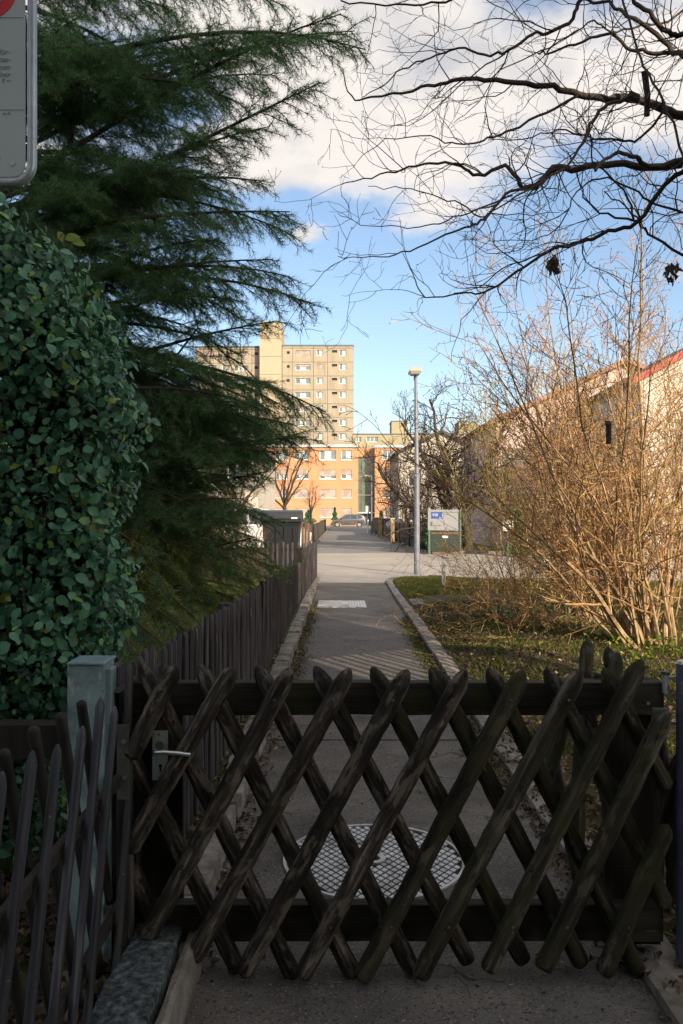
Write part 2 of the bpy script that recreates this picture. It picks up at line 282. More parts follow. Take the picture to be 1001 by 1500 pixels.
M['roof_tile'] = mat('roof_tile', [(.3, (.11, .06, .045)), (.7, (.20, .11, .08))], scale=4, bump=.6, bscale=16)
M['roof_dark'] = mat('roof_dark', [(.3, (.06, .055, .055)), (.7, (.11, .10, .095))], scale=4, bump=.6, bscale=16)
M['lamp_pole'] = mat('lamp_pole', [(.3, (.15, .17, .205)), (.7, (.22, .24, .285))], scale=6, rough=.5, metal=.3, bump=.15, over=[((.18, .17, .16), 5, .6, .75, .4)])
M['blue_post'] = mat('blue_post', [(.3, (.045, .055, .08)), (.7, (.08, .095, .13))], scale=9, rough=.5, bump=.2, over=[((.22, .23, .25), 20, .6, .7, .5)])
M['lamp_head'] = flat('lamp_head', (.38, .36, .32), .5)
M['lamp_glass'] = flat('lamp_glass', (.5, .5, .46), .3)
M['bin'] = flat('bin', (.010, .014, .020), .45, spec=.5)
M['bin_lid'] = flat('bin_lid', (.020, .024, .032), .4, spec=.5)
M['board_grey'] = flat('board_grey', (.21, .225, .245), .5, var=.06)  # white board and post greyed, shade put into their colour
M['green_box'] = flat('green_box', (.008, .024, .016), .5)
M['green_post'] = flat('green_post', (.075, .115, .095), .5)
M['blue'] = flat('blue', (.02, .05, .22), .5); M['pale_blue'] = flat('pale_blue', (.16, .25, .5), .5)
M['sign_face'] = mat('sign_face', [(.3, (.34, .385, .405)), (.7, (.385, .43, .45))], scale=3, rough=.5, bump=.05, spec=.5, over=[((.36, .38, .38), 7, .58, .75, .3)])
M['sign_red'] = flat('sign_red', (.55, .02, .03), .45)
M['sign_text'] = flat('sign_text', (.24, .26, .27), .6)
M['car_grey'] = mat('car_grey', [(.4, (.13, .135, .15)), (.6, (.15, .155, .17))], scale=2, rough=.28, metal=.5, spec=.6, bump=0)
M['car_white'] = mat('car_white', [(.4, (.68, .69, .70)), (.6, (.74, .75, .76))], scale=2, rough=.3, spec=.6, bump=0)
M['tyre'] = flat('tyre', (.015, .015, .015), .9); M['rim'] = flat('rim', (.35, .35, .36), .4, metal=.6)
M['tail'] = flat('tail', (.35, .02, .02), .3); M['dark_plastic'] = flat('dark_plastic', (.02, .02, .022), .6)
M['brick'] = flat('brick', (.20, .08, .05), .9)
M['roof_felt'] = flat('roof_felt', (.08, .08, .08), .9)

# ------------------------------------------------------------------ setting: ground, path, road, kerbs
O('ground', MB().add([(-1500, -400, -.02), (1500, -400, -.02), (1500, 2500, -.02), (-1500, 2500, -.02)], [(0, 1, 2, 3)]), M['ground'], kind='structure')
def sheet(name, poly, z, m, thick=.0):
    mb = MB(); n = len(poly)
    mb.add([(x, y, z) for x, y in poly], [tuple(range(n))])
    mb.add([(x, y, z) for x, y in poly]+[(x, y, z-.03) for x, y in poly], [(i, (i+1) % n, (i+1) % n+n, i+n) for i in range(n)])
    return O(name, mb, m, kind='structure')
sheet('path', [(-.50, -1.5), (.97, -1.5), (.965, 5.42), (-.50, 5.42)], .004, M['asphalt'])
sheet('path', [(-.50, 5.445), (.965, 5.445), (.955, 6.35), (-.495, 6.35)], .006, M['asphalt'])
sheet('path', [(-.495, 6.37), (.955, 6.37), (.93, 14.2), (.96, 18.0), (-.49, 18.0), (-.49, 12)], .004, M['asphalt2'])
sheet('road', [(-.60, 18.03), (1.0, 18.03), (1.25, 19.2), (2.2, 19.2), (3.4, 17.6), (8, 16.6), (60, 16), (60, 30), (8, 31.2), (4, 31.6), (3.3, 32.2), (-1.0, 31.6), (-.75, 22)], .003, M['road'])
sheet('road', [(-1.0, 31.62), (3.3, 32.22), (2.8, 38), (2.4, 58), (2.5, 82), (9, 92), (9, 111.5), (-9, 111.5), (-9, 90), (-1.2, 84), (-1.2, 39)], .003, M['old_road'])
sheet('road_patch', [G(474, 842).to_2d(), G(536, 842).to_2d(), G(534, 835).to_2d(), G(480, 835).to_2d()], .007, flat('patch', (.36, .34, .31), .8))
sheet('garden_path', [(1.14, 13.0), (3.2, 13.1), (3.4, 14.1), (1.14, 13.9)], .075, M['asphalt2'])

rng = random.Random(5)
def stone_mesh(L, w_, h, seed, rough=.006):
    """stone block along local Y, rounded arrises, uneven faces"""
    bm = bmesh.new(); bmesh.ops.create_cube(bm, size=1)
    bmesh.ops.scale(bm, vec=(w_, L, h), verts=bm.verts)
    bmesh.ops.subdivide_edges(bm, edges=[e for e in bm.edges if abs((e.verts[0].co-e.verts[1].co).y) > .01], cuts=max(2, int(L/.12)), use_grid_fill=True)
    bmesh.ops.subdivide_edges(bm, edges=[e for e in bm.edges if abs((e.verts[0].co-e.verts[1].co).x) > .01 or abs((e.verts[0].co-e.verts[1].co).z) > .01], cuts=1, use_grid_fill=True)
    r_ = random.Random(seed)
    for v in bm.verts:
        k = (abs(v.co.x) > w_*.49)+(abs(v.co.z) > h*.49)+(abs(v.co.y) > L*.49)
        if k >= 2: v.co *= 1; v.co.x -= math.copysign(.008 if abs(v.co.x) > w_*.49 else 0, v.co.x); v.co.z -= math.copysign(.008 if v.co.z > h*.49 else 0, v.co.z)
        v.co += Vector((r_.uniform(-1, 1), r_.uniform(-.5, .5), r_.uniform(-1, 1)))*rough
    me = bpy.data.meshes.new('kerb_stone'); bm.to_mesh(me); bm.free(); return me
def kerb(name, pts, w_, h, top, L=.95, seed=0, gap=.012):
    root = O(name, None, kind='structure'); rr = random.Random(seed)
    ms = [stone_mesh(L, w_, h, seed*10+i) for i in range(3)]
    for a, b in zip(pts[:-1], pts[1:]):
        a = Vector(a); b = Vector(b); d = b-a; n = max(1, round(d.length/L)); step = d.length/n
        for i in range(n):
            c = a+d*((i+.5)/n); me = rr.choice(ms)
            o = O('kerb_stone', me, M['kerb'], root, loc=(c.x+rr.uniform(-.006, .006), c.y, top-h/2+rr.uniform(-.007, .005)))
            o.rotation_euler = (rr.uniform(-.008, .008), rr.uniform(-.02, .02), math.atan2(d.y, d.x)-math.pi/2+rr.uniform(-.006, .006)); o.scale = (1, (step-gap)/L, 1)
    return root
kerb('kerb', [(-.575, 2.05), (-.575, 18.6)], .15, .30, .10, seed=1)
kerb('kerb', [(1.045, 1.2), (1.045, 12.2), (1.03, 16.5), (1.05, 18.2), (1.16, 19.0), (1.45, 19.45)], .155, .30, .045, seed=2)
kerb('kerb', [(2.1, 19.3), (3.3, 17.7), (5, 17.1), (8, 16.7), (14, 16.4), (24, 16.1)], .15, .3, .10, seed=3)
kerb('kerb', [(24, 30.4), (8, 31.3), (4.05, 31.75), (3.3, 32.5), (2.9, 38), (2.5, 58), (2.6, 82)], .15, .3, .10, L=1.9, seed=4)
kerb('kerb', [(-.80, 22.5), (-1.28, 39), (-1.28, 84)], .15, .3, .10, L=1.9, seed=5)

def patch(name, x0, x1, y0, y1, nx, ny, hf, m, kind='structure'):
    xs = np.linspace(x0, x1, nx); ys = np.linspace(y0, y1, ny); X, Y = np.meshgrid(xs, ys)
    Z = hf(X, Y); v = np.stack([X, Y, Z], -1).reshape(-1, 3)
    i = np.arange(ny-1)[:, None]*nx; j = np.arange(nx-1)[None, :]
    q = np.stack([i+j, i+j+1, i+j+1+nx, i+j+nx], -1).reshape(-1, 4)
    o = O(name, MB().add(v, q), m, kind=kind); smooth(o); return o
def bumps(X, Y, s=1.0, seed=0):
    r_ = np.random.RandomState(seed); z = 0
    for k in range(14):
        f = s*(1.2+k*.7); a, b, p = r_.uniform(0, 6.3, 3); z = z+np.sin(f*(X*math.cos(a)+Y*math.sin(a))*2+p)*np.sin(f*(X*math.sin(b)-Y*math.cos(b))*1.7+a)/(1.5+k*.6)
    return z
def hR(X, Y):
    e = np.clip((X-1.12)/.5, 0, 1); e2 = np.clip((19.0-Y)/1.0, 0, 1)
    return .03+.03*e*e2*(1+.4*bumps(X, Y, 1, 3))+.06*e*e2*np.clip((Y-5)/3, 0, 1)*np.clip((18.5-Y)/1.5, 0, 1)
def inR(X, Y):   # the green verge right of the path, bounded by the curved street
    return (X > 1.14) & (Y < np.interp(X, [1.1, 1.5, 2.05, 3.2, 5, 8, 14], [18.2, 19.3, 19.2, 17.5, 16.9, 16.5, 16.2]))
patch('garden_ground', 1.125, 14, 1.0, 16.3, 130, 160, hR, M['soil'])
xs_ = np.array([1.125, 1.2, 1.4, 1.7, 2.05, 2.6, 3.2, 4, 5, 6.5, 8]); ye_ = np.interp(xs_, [1.1, 1.3, 1.5, 2.05, 3.2, 5, 8], [18.0, 19.0, 19.25, 19.15, 17.5, 16.95, 16.5])
mb = MB(); v = []
for k in range(16):
    for x, ye in zip(xs_, ye_):
        y = 16.3+(ye-16.3)*k/15; v.append((x, y, float(hR(np.array(x), np.array(y)))))
n_ = len(xs_)
mb.add(v, np.array([(k*n_+i, k*n_+i+1, (k+1)*n_+i+1, (k+1)*n_+i) for k in range(15) for i in range(n_-1)]))
smooth(O('garden_ground', mb, M['lawn_soil'], kind='structure'))
def hL(X, Y): return .04+.03*bumps(X, Y, .8, 9)*np.clip((-.8-X)/.6, 0, 1)
patch('yard_ground', -12, -.66, .6, 21, 110, 150, hL, M['lawn_soil'])
patch('soil_bed', -1.9, -.63, .4, 3.0, 30, 50, lambda X, Y: .07+.02*bumps(X, Y, 3, 4), M['soil'])
# ------------------------------------------------------------------ blades, leaves scattered
def blades(name, x, y, z, h, wd, m, seed, lean=.35, parent=None, kind='stuff', label=None):
    r_ = np.random.RandomState(seed); n = len(x); a = r_.uniform(0, 6.283, n); b = r_.uniform(0, 6.283, n)
    hh = h*r_.uniform(.5, 1.3, n); ln = hh*lean*r_.uniform(.2, 1.6, n)
    p = np.stack([x, y, z], -1); dw = np.stack([np.cos(a), np.sin(a), 0*a], -1)*wd/2
    tip = p+np.stack([np.cos(b)*ln, np.sin(b)*ln, hh], -1)
    v = np.stack([p-dw, p+dw, tip], 1).reshape(-1, 3)
    return O(name, MB().add(v, np.arange(3*n).reshape(-1, 3)), m, parent=parent, kind=kind, label=label)
def flat_leaves(x, y, z, size, seed, tilt=.5):
    """small curled 4-vertex leaves (two triangles bent along the midrib)"""
    r_ = np.random.RandomState(seed); n = len(x); s = size*r_.uniform(.5, 1.3, n)
    a = r_.uniform(0, 6.283, n); t = r_.normal(0, tilt, n); t2 = r_.normal(0, tilt, n)
    u = np.stack([np.cos(a)*np.cos(t), np.sin(a)*np.cos(t), np.sin(t)], -1); vv = np.stack([-np.sin(a)*np.cos(t2), np.cos(a)*np.cos(t2), np.sin(t2)], -1)
    nn = np.cross(u, vv); p = np.stack([x, y, z], -1); S = s[:, None]
    b = r_.uniform(.05, .35, n)[:, None]*S
    v = np.stack([p-u*S*.5, p+vv*S*.3+nn*b, p+u*S*.5, p-vv*S*.3+nn*b], 1).reshape(-1, 3)
    i = np.arange(n)[:, None]*4
    return v, np.concatenate([i+np.array([[0, 1, 2]]), i+np.array([[0, 2, 3]])])
def leaves(name, x, y, z, size, m, seed, tilt=.5, parent=None, kind='stuff', label=None):
    v, f = flat_leaves(x, y, z, size, seed, tilt); return O(name, MB().add(v, f), m, parent=parent, kind=kind, label=label)
r_ = np.random.RandomState(1)
def samp(n, x0, x1, y0, y1, cond=None):
    x = r_.uniform(x0, x1, n); y = r_.uniform(y0, y1, n)
    if cond is not None: k = cond(x, y); x, y = x[k], y[k]
    return x, y
x, y = samp(90000, 1.15, 8, 14.1, 19.4, inR); blades('lawn_grass', x, y, hR(x, y)-.005, .055, .012, M['grass'], 2)
d = bumps(x, y, 1, 3)
x, y = samp(60000, 1.14, 8, 2.7, 13.1); k = (bumps(x, y, .8, 7) > .25) | (r_.rand(len(x)) < .15); x, y = x[k], y[k]
leaves('ground_cover', x, y, hR(x, y)+.012, .04, M['cover_leaf'], 3)
x, y = samp(80000, 1.14, 8, 4, 13.1); k = bumps(x, y, .8, 11) > -.2; x, y = x[k], y[k]; blades('wild_grass', x, y, hR(x, y), .06, .010, M['grass'], 4, .8)
x, y = samp(24000, 1.14, 8, 2.8, 12.8); leaves('leaf_litter', x, y, hR(x, y)+.02, .045, M['litter'], 5, .6)
x = r_.normal(3.3, .5, 420); y = r_.normal(8.0, .6, 420); k = x > 1.25; x, y = x[k], y[k]; leaves('ivy_cover', x, y, hR(x, y)+r_.uniform(.02, .16, len(x)), .06, M['bright_leaf'], 6, .7)
x, y = samp(50000, -9, -.74, 3, 20); blades('yard_grass', x, y, hL(x, y), .07, .014, M['grass'], 7, .5)
# litter and moss along both kerbs and in the bed by the fence
n = 900; x = -.5+np.abs(r_.normal(0, .055, n)); y = r_.uniform(2.6, 13, n); leaves('leaf_litter', x, y, .008+0*x+r_.uniform(0, .012, n), .035, M['litter'], 8, .5)
n = 1300; x = .965-np.abs(r_.normal(0, .05, n)); y = r_.uniform(2.7, 12, n); leaves('leaf_litter', x, y, .008+0*x+r_.uniform(0, .012, n), .03, M['dark_litter'], 9, .5)
n = 1300; x = r_.uniform(-.47, .92, n); y = r_.uniform(2.45, 12, n); leaves('leaf_litter', x, y, .008+0*x, .016, M['litter'], 10, .3)
n = 6000; x = .93-np.abs(r_.normal(0, .075, n)); y = r_.uniform(4.5, 11.5, n); blades('moss', x, y, .003+0*x, .018, .012, M['grass'], 11, .8)
n = 2600; x = -.47+np.abs(r_.normal(0, .06, n)); y = r_.uniform(6.5, 14, n); blades('moss', x, y, .003+0*x, .016, .012, M['grass'], 12, .8)
n = 2500; x = r_.uniform(-1.6, -.66, n); y = r_.uniform(1.2, 3.2, n); leaves('leaf_litter', x, y, .085+r_.uniform(0, .03, n), .05, M['dark_litter'], 13, .6)
n = 260; x = r_.uniform(-.69, -.64, n); y = r_.uniform(2.8, 9, n); leaves('leaf_litter', x, y, .08+r_.uniform(0, .03, n), .05, M['litter'], 14, .6)
n = 500; x = r_.uniform(.9, 1.14, n); y = r_.uniform(2.2, 5.5, n); leaves('leaf_litter', x, y, .012+.04*(x > .965)+r_.uniform(0, .01, n), .035, M['dark_litter'], 31, .5)
n = 1500; x = r_.uniform(1.12, 1.9, n); y = r_.uniform(1.6, 4.2, n); leaves('leaf_litter', x, y, .05+r_.uniform(0, .04, n), .055, M['litter'], 15, .6)
# straw and dry stalks behind the gate
tb = TB(); rg = random.Random(3)
for i in range(420):
    a = rg.uniform(0, 6.28); p = Vector((rg.uniform(1.12, 1.9), rg.uniform(2.4, 6.0), .06)); l = rg.uniform(.06, .28)
    if i > 390: p = Vector((rg.uniform(-.4, .95), rg.uniform(2.4, 4.5), .012)); l *= .4
    dd = Vector((math.cos(a), math.sin(a), rg.uniform(0, .5 if i < 391 else .05)))
    tb.add([p, p+dd*l*.5+Vector((0, 0, .01)), p+dd*l], .0016, .0008, 3)
O('dry_stalks', tb.into(MB()), M['litter'], kind='stuff')
# ------------------------------------------------------------------ manhole covers
def round_cover():
    c = Vector(((548-CX)*3.54/F, 3.545, 0)); rad = .392
    t = T('manhole_cover', 'large round pale metal manhole cover with a diamond grid behind the gate', 'manhole cover', c)
    mb = MB(); n = 72; ring = lambda r, z: [(c.x+r*math.cos(i*2*math.pi/n), c.y+r*math.sin(i*2*math.pi/n), z) for i in range(n)]
    mb.add(ring(rad*1.0, .0065), [tuple(range(n))]); O('base_plate', mb, M['cover_dark'], t)
    def annulus(r0, r1, z0, z1):
        m_ = MB(); v = ring(r0, z0)+ring(r0, z1)+ring(r1, z1)+ring(r1, z0)
        m_.add(v, np.array([(k*n+i, k*n+(i+1) % n, (k+1)*n+(i+1) % n, (k+1)*n+i) for k in range(3) for i in range(n)])); return m_
    O('rim', annulus(rad*.965, rad*1.0, .004, .014), M['cover_metal'], t)
    O('centre_ring', annulus(.028, .052, .004, .015), M['cover_metal'], t)
    mb = MB(); mb.add([(c.x+.026*math.cos(i*.5236), c.y+.026*math.sin(i*.5236), .008) for i in range(12)], [tuple(range(12))]); O('pick_hole', mb, M['black_hole'], t)
    a = .0315; b = .0315; studs = MB(); me_ = None; cnt = 0
    for i in range(-20, 21):
        for j in range(-20, 21):
            X = (i-j)*.0205; Y = (i+j)*.027
            r = math.hypot(X, Y)
            if r > rad*.945 or r < .062: continue
            h = .0205*.74; hy = .027*.74; z0, z1 = .0065, .0105; q = .95
            v = [(c.x+X+h, c.y+Y, z0), (c.x+X, c.y+Y+hy, z0), (c.x+X-h, c.y+Y, z0), (c.x+X, c.y+Y-hy, z0)]+[(c.x+X+h*q, c.y+Y, z1), (c.x+X, c.y+Y+hy*q, z1), (c.x+X-h*q, c.y+Y, z1), (c.x+X, c.y+Y-hy*q, z1)]
            studs.add(v, [(4, 5, 6, 7), (0, 1, 5, 4), (1, 2, 6, 5), (2, 3, 7, 6), (3, 0, 4, 7)])
    O('stud_grid', studs, M['cover_metal'], t, kind='stuff')
round_cover()
c = G(502, 885); t = T('manhole_cover', 'white rectangular inspection cover lying flat across the path beyond the gate', 'inspection cover', (c.x, c.y, 0))
x0, x1 = (466-CX)*13.75/F, (536-CX)*13.75/F
bev(O('frame', MB().box(x0, x1, 13.2, 14.2, 0, .012), M['cover_metal'], t), .002)
O('plate', MB().box(x0+.02, x1-.30, 13.22, 14.18, .012, .016), mat('white_cover', [(.35, (.36, .36, .35)), (.6, (.58, .59, .60))], scale=7, bump=.5, over=[((.22, .21, .19), 2.2, .48, .66, .7)]), t)
g = MB()
for i in range(6): g.box(x1-.27+i*.045, x1-.25+i*.045, 13.24, 14.16, .012, .017)
O('grid_bars', g, M['coping'], t, kind='stuff')

# ------------------------------------------------------------------ round poles for gate and fences
def pole_mesh(L, rad, seed, sides=10, tip=.055, seg=10, flatback=1.0, knob=.06, pointed=True):
    r_ = random.Random(seed); v = []; zs = [0, .012]+[L*(i+1)/(seg+1) for i in range(seg)]
    zs = [z for z in zs if z < L-tip*1.05]+([L-tip, L-tip*.45, L-tip*.12, L] if pointed else [L-.008, L])
    ph = r_.uniform(0, 6); bx_ = r_.uniform(-.004, .004)*min(1, rad/.028)**3; by_ = r_.uniform(-.003, .003)*min(1, rad/.028)**3; gr = [r_.uniform(-.06, .05) for _ in range(sides)]
    rs = []
    for k, z in enumerate(zs):
        r = rad*(1+r_.uniform(-knob, knob))
        if z == 0: r = rad*.86
        if pointed:
            if z > L-tip*.999: r = rad*{0: .99}.get(0, 1)
            if z > L-tip*.5: r = rad*.72
            if z > L-tip*.2: r = rad*.38
            if z >= L: r = rad*.12
        elif z >= L: r = rad*.84
        for i in range(sides):
            a = i*2*math.pi/sides; rr = r*(1+.05*math.sin(3*a+ph+z*2)+gr[i]+r_.uniform(-.03, .03))
            s = math.sin(math.pi*z/L)
            v.append((rr*math.cos(a)+bx_*s*2, rr*math.sin(a)*flatback+by_*s, z))
    m_ = MB(); n = len(zs); q = [(k*sides+i, k*sides+(i+1) % sides, (k+1)*sides+(i+1) % sides, (k+1)*sides+i) for k in range(n-1) for i in range(sides)]
    m_.add(v, q+[tuple(range(sides-1, -1, -1)), tuple(range((n-1)*sides, n*sides))])
    me = m_.mesh('pole'); 
    sm = np.zeros(len(me.polygons), dtype=bool); sm[:] = True; me.polygons.foreach_set('use_smooth', sm); me.polygons[-1].use_smooth = False; return me
def place_pole(name, me, a, b, m, root, cut=None):
    """pole standing from a to b (world)"""
    d = b-a; o = O(name, me, m, root); o.location = a-root.location
    o.rotation_mode = 'QUATERNION'; o.rotation_quaternion = d.to_track_quat('Z', 'Y'); return o

# ------------------------------------------------------------------ the gate
GY = 2.6
gate = T('lattice_gate', 'closed low garden gate of crossed dark mossy poles with a metal lever handle', 'gate', (W(185, 1400, GY).x, GY, 0))
gx = lambda p: (p-CX)*GY/F
front = [((192, 1108), (258, 974), 0), ((190, 1245), (342, 978), 0), ((217, 1372), (427, 979), 1), ((283, 1404), (513, 979), 1), ((357, 1426), (598, 981), 1), ((443, 1430), (683, 981), 1),
         ((530, 1434), (768, 982), 1), ((615, 1430), (852, 981), 1), ((715, 1420), (941, 966), 1), ((795, 1418), (979, 1040), 1), ((885, 1426), (978, 1208), 1)]
back = [((430, 1430), (206, 970), 1), ((518, 1428), (291, 973), 1), ((608, 1428), (376, 975), 1), ((686, 1408), (461, 976), 1), ((767, 1408), (545, 977), 1), ((852, 1412), (631, 977), 1),
        ((936, 1424), (715, 978), 1), ((975, 1325), (800, 979), 1), ((976, 1152), (884, 979), 0), ((348, 1422), (190, 1105), 0), ((226, 1352), (191, 1268), 0)]
for i, (b_, t_, p_) in enumerate(front):
    a = W(*b_, GY); b = W(*t_, GY); me = pole_mesh((b-a).length, .0295, 100+i, seg=34, sides=16, knob=.045, pointed=True, tip=.03 if i in (0, 1, 10) else .05)
    place_pole('pole', me, a, b, M['gate_mossy'] if i > 5 else M['gate_wood'], gate)
for i, (b_, t_, p_) in enumerate(back):
    Yb = GY+.056; a = W(*b_, Yb); b = W(*t_, Yb); me = pole_mesh((b-a).length, .0285, 200+i, seg=28, sides=14, knob=.045, pointed=(i < 9), tip=.055)
    place_pole('pole', me, a, b, M['gate_mossy'] if 3 < i < 9 else M['gate_wood'], gate)
YR = GY+.088
def rail(y0, y1, x0=186, x1=972):
    a = W(x0, y1, YR); b = W(x1, y0, YR)
    m_ = MB(); L = b.x-a.x; rr = random.Random(y0); n = 14; v = []
    for i in range(n+1):
        x = a.x+L*i/n; j = rr.uniform(-.0025, .0025); v += [(x, YR, a.z+j), (x, YR+.05, a.z+j), (x, YR+.05, b.z+j*.5), (x, YR, b.z+j*.5)]
    m_.add(v, np.array([(i*4+k, i*4+(k+1) % 4, i*4+4+(k+1) % 4, i*4+4+k) for i in range(n) for k in range(4)]))
    m_.add(v[:4], [(0, 1, 2, 3)]); m_.add(v[-4:], [(3, 2, 1, 0)])
    return bev(O('rail', m_, M['rail_wood'], gate), .004, 2)
rail(1000, 1048); rail(1326, 1380)
nail = MB(); nail.add([(.0048*math.cos(a), 0, .0048*math.sin(a)) for a in np.arange(8)*math.pi/4]+[(.003*math.cos(a), -.003, .003*math.sin(a)) for a in np.arange(8)*math.pi/4], [(i, (i+1) % 8, (i+1) % 8+8, i+8) for i in range(8)]+[tuple(range(8, 16))]); nail = nail.mesh('nail')
for b_, t_, p_ in front:
    for py in (1023, 1352):
        if t_[1] < py < b_[1]: o = O('nail', nail, M['dark_metal'], gate); px = t_[0]+(b_[0]-t_[0])*(py-t_[1])/(b_[1]-t_[1]); o.location = W(px, py, GY)+Vector((0, -.0305, 0))-gate.location
YS = YR+.052
def board(x0, x1, y0, y1, Y, th=.03, m='rail_wood', nm='stile', par=None):
    a = W(x0, y1, Y); b = W(x1, y0, Y); return bev(O(nm, MB().box(a.x, b.x, Y, Y+th, a.z, b.z), M[m], par or gate), .003, 2)
M['stile_wood'] = mat('stile_wood', [(.3, (.010, .009, .008)), (.6, (.024, .020, .016)), (.8, (.045, .038, .03))], scale=16, stretch=(1.6, 1.6, .08), rough=.85, bump=.8, bscale=45, bdist=.006)
board(188, 268, 1012, 1368, YS, m='stile_wood'); board(886, 968, 1014, 1384, YS, m='stile_wood')
m_ = MB(); a = W(192, 1372, YS+.032); b = W(905, 1030, YS+.032)
# lock fittings
Yl = GY+.030
def B(root, nm, x0, x1, y0, y1, Y, th, m, w_=.0015):
    a = W(x0, y1, Y); b = W(x1, y0, Y); return bev(O(nm, MB().box(a.x, b.x, Y-th, Y, a.z, b.z), M[m], root), w_, 2)
# block the lock sits on
O('lock_case', MB().box(gx(218), gx(252), GY+.034, GY+.085, W(0, 1150, GY).z, W(0, 1060, GY).z), M['stile_wood'], gate)
lp = B(gate, 'lock_plate', 223.5, 246.5, 1070, 1143, GY+.033, .004, 'plate')
def cyl(root, nm, c, axis, r, l, m, sides=20, r1=None):
    d = {'x': Vector((1, 0, 0)), 'y': Vector((0, 1, 0)), 'z': Vector((0, 0, 1))}[axis] if isinstance(axis, str) else axis
    tb = TB(); c = Vector(c); e = c+d*l; r1 = r if r1 is None else r1
    tb.add([c, c+d*l*.001, e-d*l*.001, e], r, r1, sides); mb = tb.into(MB())
    v = mb.v[0]; n = len(v)
    mb.add(v[:sides], [tuple(range(sides))]); mb.add(v[n-sides:], [tuple(range(sides))[::-1]])
    return O(nm, mb, M[m], root)
c = W(233, 1102, GY+.03)
cyl(lp, 'rosette', W(234, 1092, GY+.029)+Vector((0, -.003, 0)), 'y', .014, .003, 'dark_metal')
c = W(235, 1122, GY+.028); cyl(lp, 'keyhole', c+Vector((0, -.0015, 0)), 'y', .0055, .002, 'black_hole', 12)
O('keyhole_slot', MB().box(c.x-.0025, c.x+.0025, c.y-.0015, c.y+.0005, c.z-.018, c.z), M['black_hole'], lp)
for py in (1076, 1138): cyl(lp, 'screw', W(234, py, GY+.029)+Vector((0, -.003, 0)), 'y', .004, .003, 'steel', 10)
tb = TB(); hd = [W(226, 1102, GY+.03), W(226, 1102, GY-.012), W(229, 1102, GY-.028), W(240, 1102, GY-.034), W(262, 1104, GY-.036), W(279, 1106, GY-.034)]
tb.add(hd, .0065, .0072, 12); hb = tb.into(MB()); vv = hb.v[0]; hb.add(vv[-12:], [tuple(range(12))]); smooth(O('handle', hb, M['steel'], gate))
B(gate, 'latch_stub', 271, 278, 1073, 1077, GY+.13, .012, 'galv')
# hinge side
hx = gx(972)
hg = O('hinge', MB().box(gx(960), gx(984), GY+.02, GY+.03, W(0, 1058, GY).z, W(0, 1040, GY).z), M['dark_metal'], gate)
O('hinge', MB().box(gx(950), gx(986), GY+.13, GY+.138, W(0, 1372, GY).z, W(0, 1358, GY).z), M['dark_metal'], gate)
cyl(gate, 'bolt', W(949, 1030, YR-.0), 'y', .006, -.006, 'steel', 10)

# gate posts
YP = 2.66
pr = T('gate_post', 'pale grey-green square metal post at the latch side of the gate', 'post', (W(125, 1400, YP).x, YP+.05, 0))
def fr(nm, x0, x1, top, Y0, Y1, m, root, chamf=.0):
    a = W(x0, 0, Y0).x; b = W(x1, 0, Y0).x; z = W(0, top, Y0).z
    o = O(nm, MB().box(a, b, Y0, Y1, 0, z), M[m], root); bev(o, .004, 2); return o
fr('body', 98, 152, 974, 2.58, 2.70, 'post_paint', pr); fr('side_flange', 153, 163.5, 980, 2.60, 2.66, 'post_paint', pr)
a = W(97, 0, 2.57).x; b = W(152.5, 0, 2.57).x; z = W(0, 974, 2.58).z
bev(O('cap', MB().box(a, b, 2.572, 2.708, z, z+.008), M['post_paint'], pr), .002)
st = T('strike_plate', 'dark upright metal strike plate with two bright screws beside the gate latch', 'strike plate', (gx(180), 2.60, 0))
a = W(171, 1172, 2.58); b = W(189, 1062, 2.58)
bev(O('plate', MB().box(a.x, b.x, 2.58, 2.586, a.z, b.z), M['dark_metal'], st), .001); O('return_flange', MB().box(b.x-.004, b.x, 2.5865, 2.66, a.z, b.z), M['dark_metal'], st)
O('carrier_bar', MB().box(a.x-.004, a.x+.03, 2.588, 2.62, 0, a.z+.10), M['stile_wood'], st)
for (px, py) in ((181, 1087), (183, 1139)): cyl(st, 'screw', W(px, py, 2.58)+Vector((0, -.004, 0)), 'y', .0075, .005, 'steel', 14)
p2 = T('gate_post', 'blue-grey round metal post at the hinge side of the gate', 'post', (W(998, 0, 2.66).x+.02, 2.66, 0))
cyl(p2, 'body', W(1008, 0, 2.66).xy.to_3d()+Vector((0, 0, 0)), 'z', .036, EYE-(972-HY)*2.66/F, 'blue_post', 20)
smooth(bpy.data.objects[p2.children[0].name]) if p2.children else None
c = W(1008, 0, 2.66); cyl(p2, 'cap', (c.x, c.y, EYE-(972-HY)*2.66/F), 'z', .037, .008, 'steel', 20, .030)
cyl(p2, 'hinge_pin', W(975, 1015, 2.68), 'z', .010, W(0, 985, 2.68).z-W(0, 1015, 2.68).z, 'galv', 14)
cyl(p2, 'hinge_knuckle', W(975, 988, 2.68), 'z', .014, .010, 'dark_metal', 14)
O('hinge_arm', MB().box(W(978, 0, 2.68).x, W(1004, 0, 2.68).x, 2.675, 2.685, W(0, 995, 2.68).z, W(0, 991, 2.68).z), M['galv'], p2)
O('hinge_arm', MB().box(W(978, 0, 2.68).x, W(1004, 0, 2.68).x, 2.675, 2.685, W(0, 1062, 2.68).z, W(0, 1057, 2.68).z), M['galv'], p2)

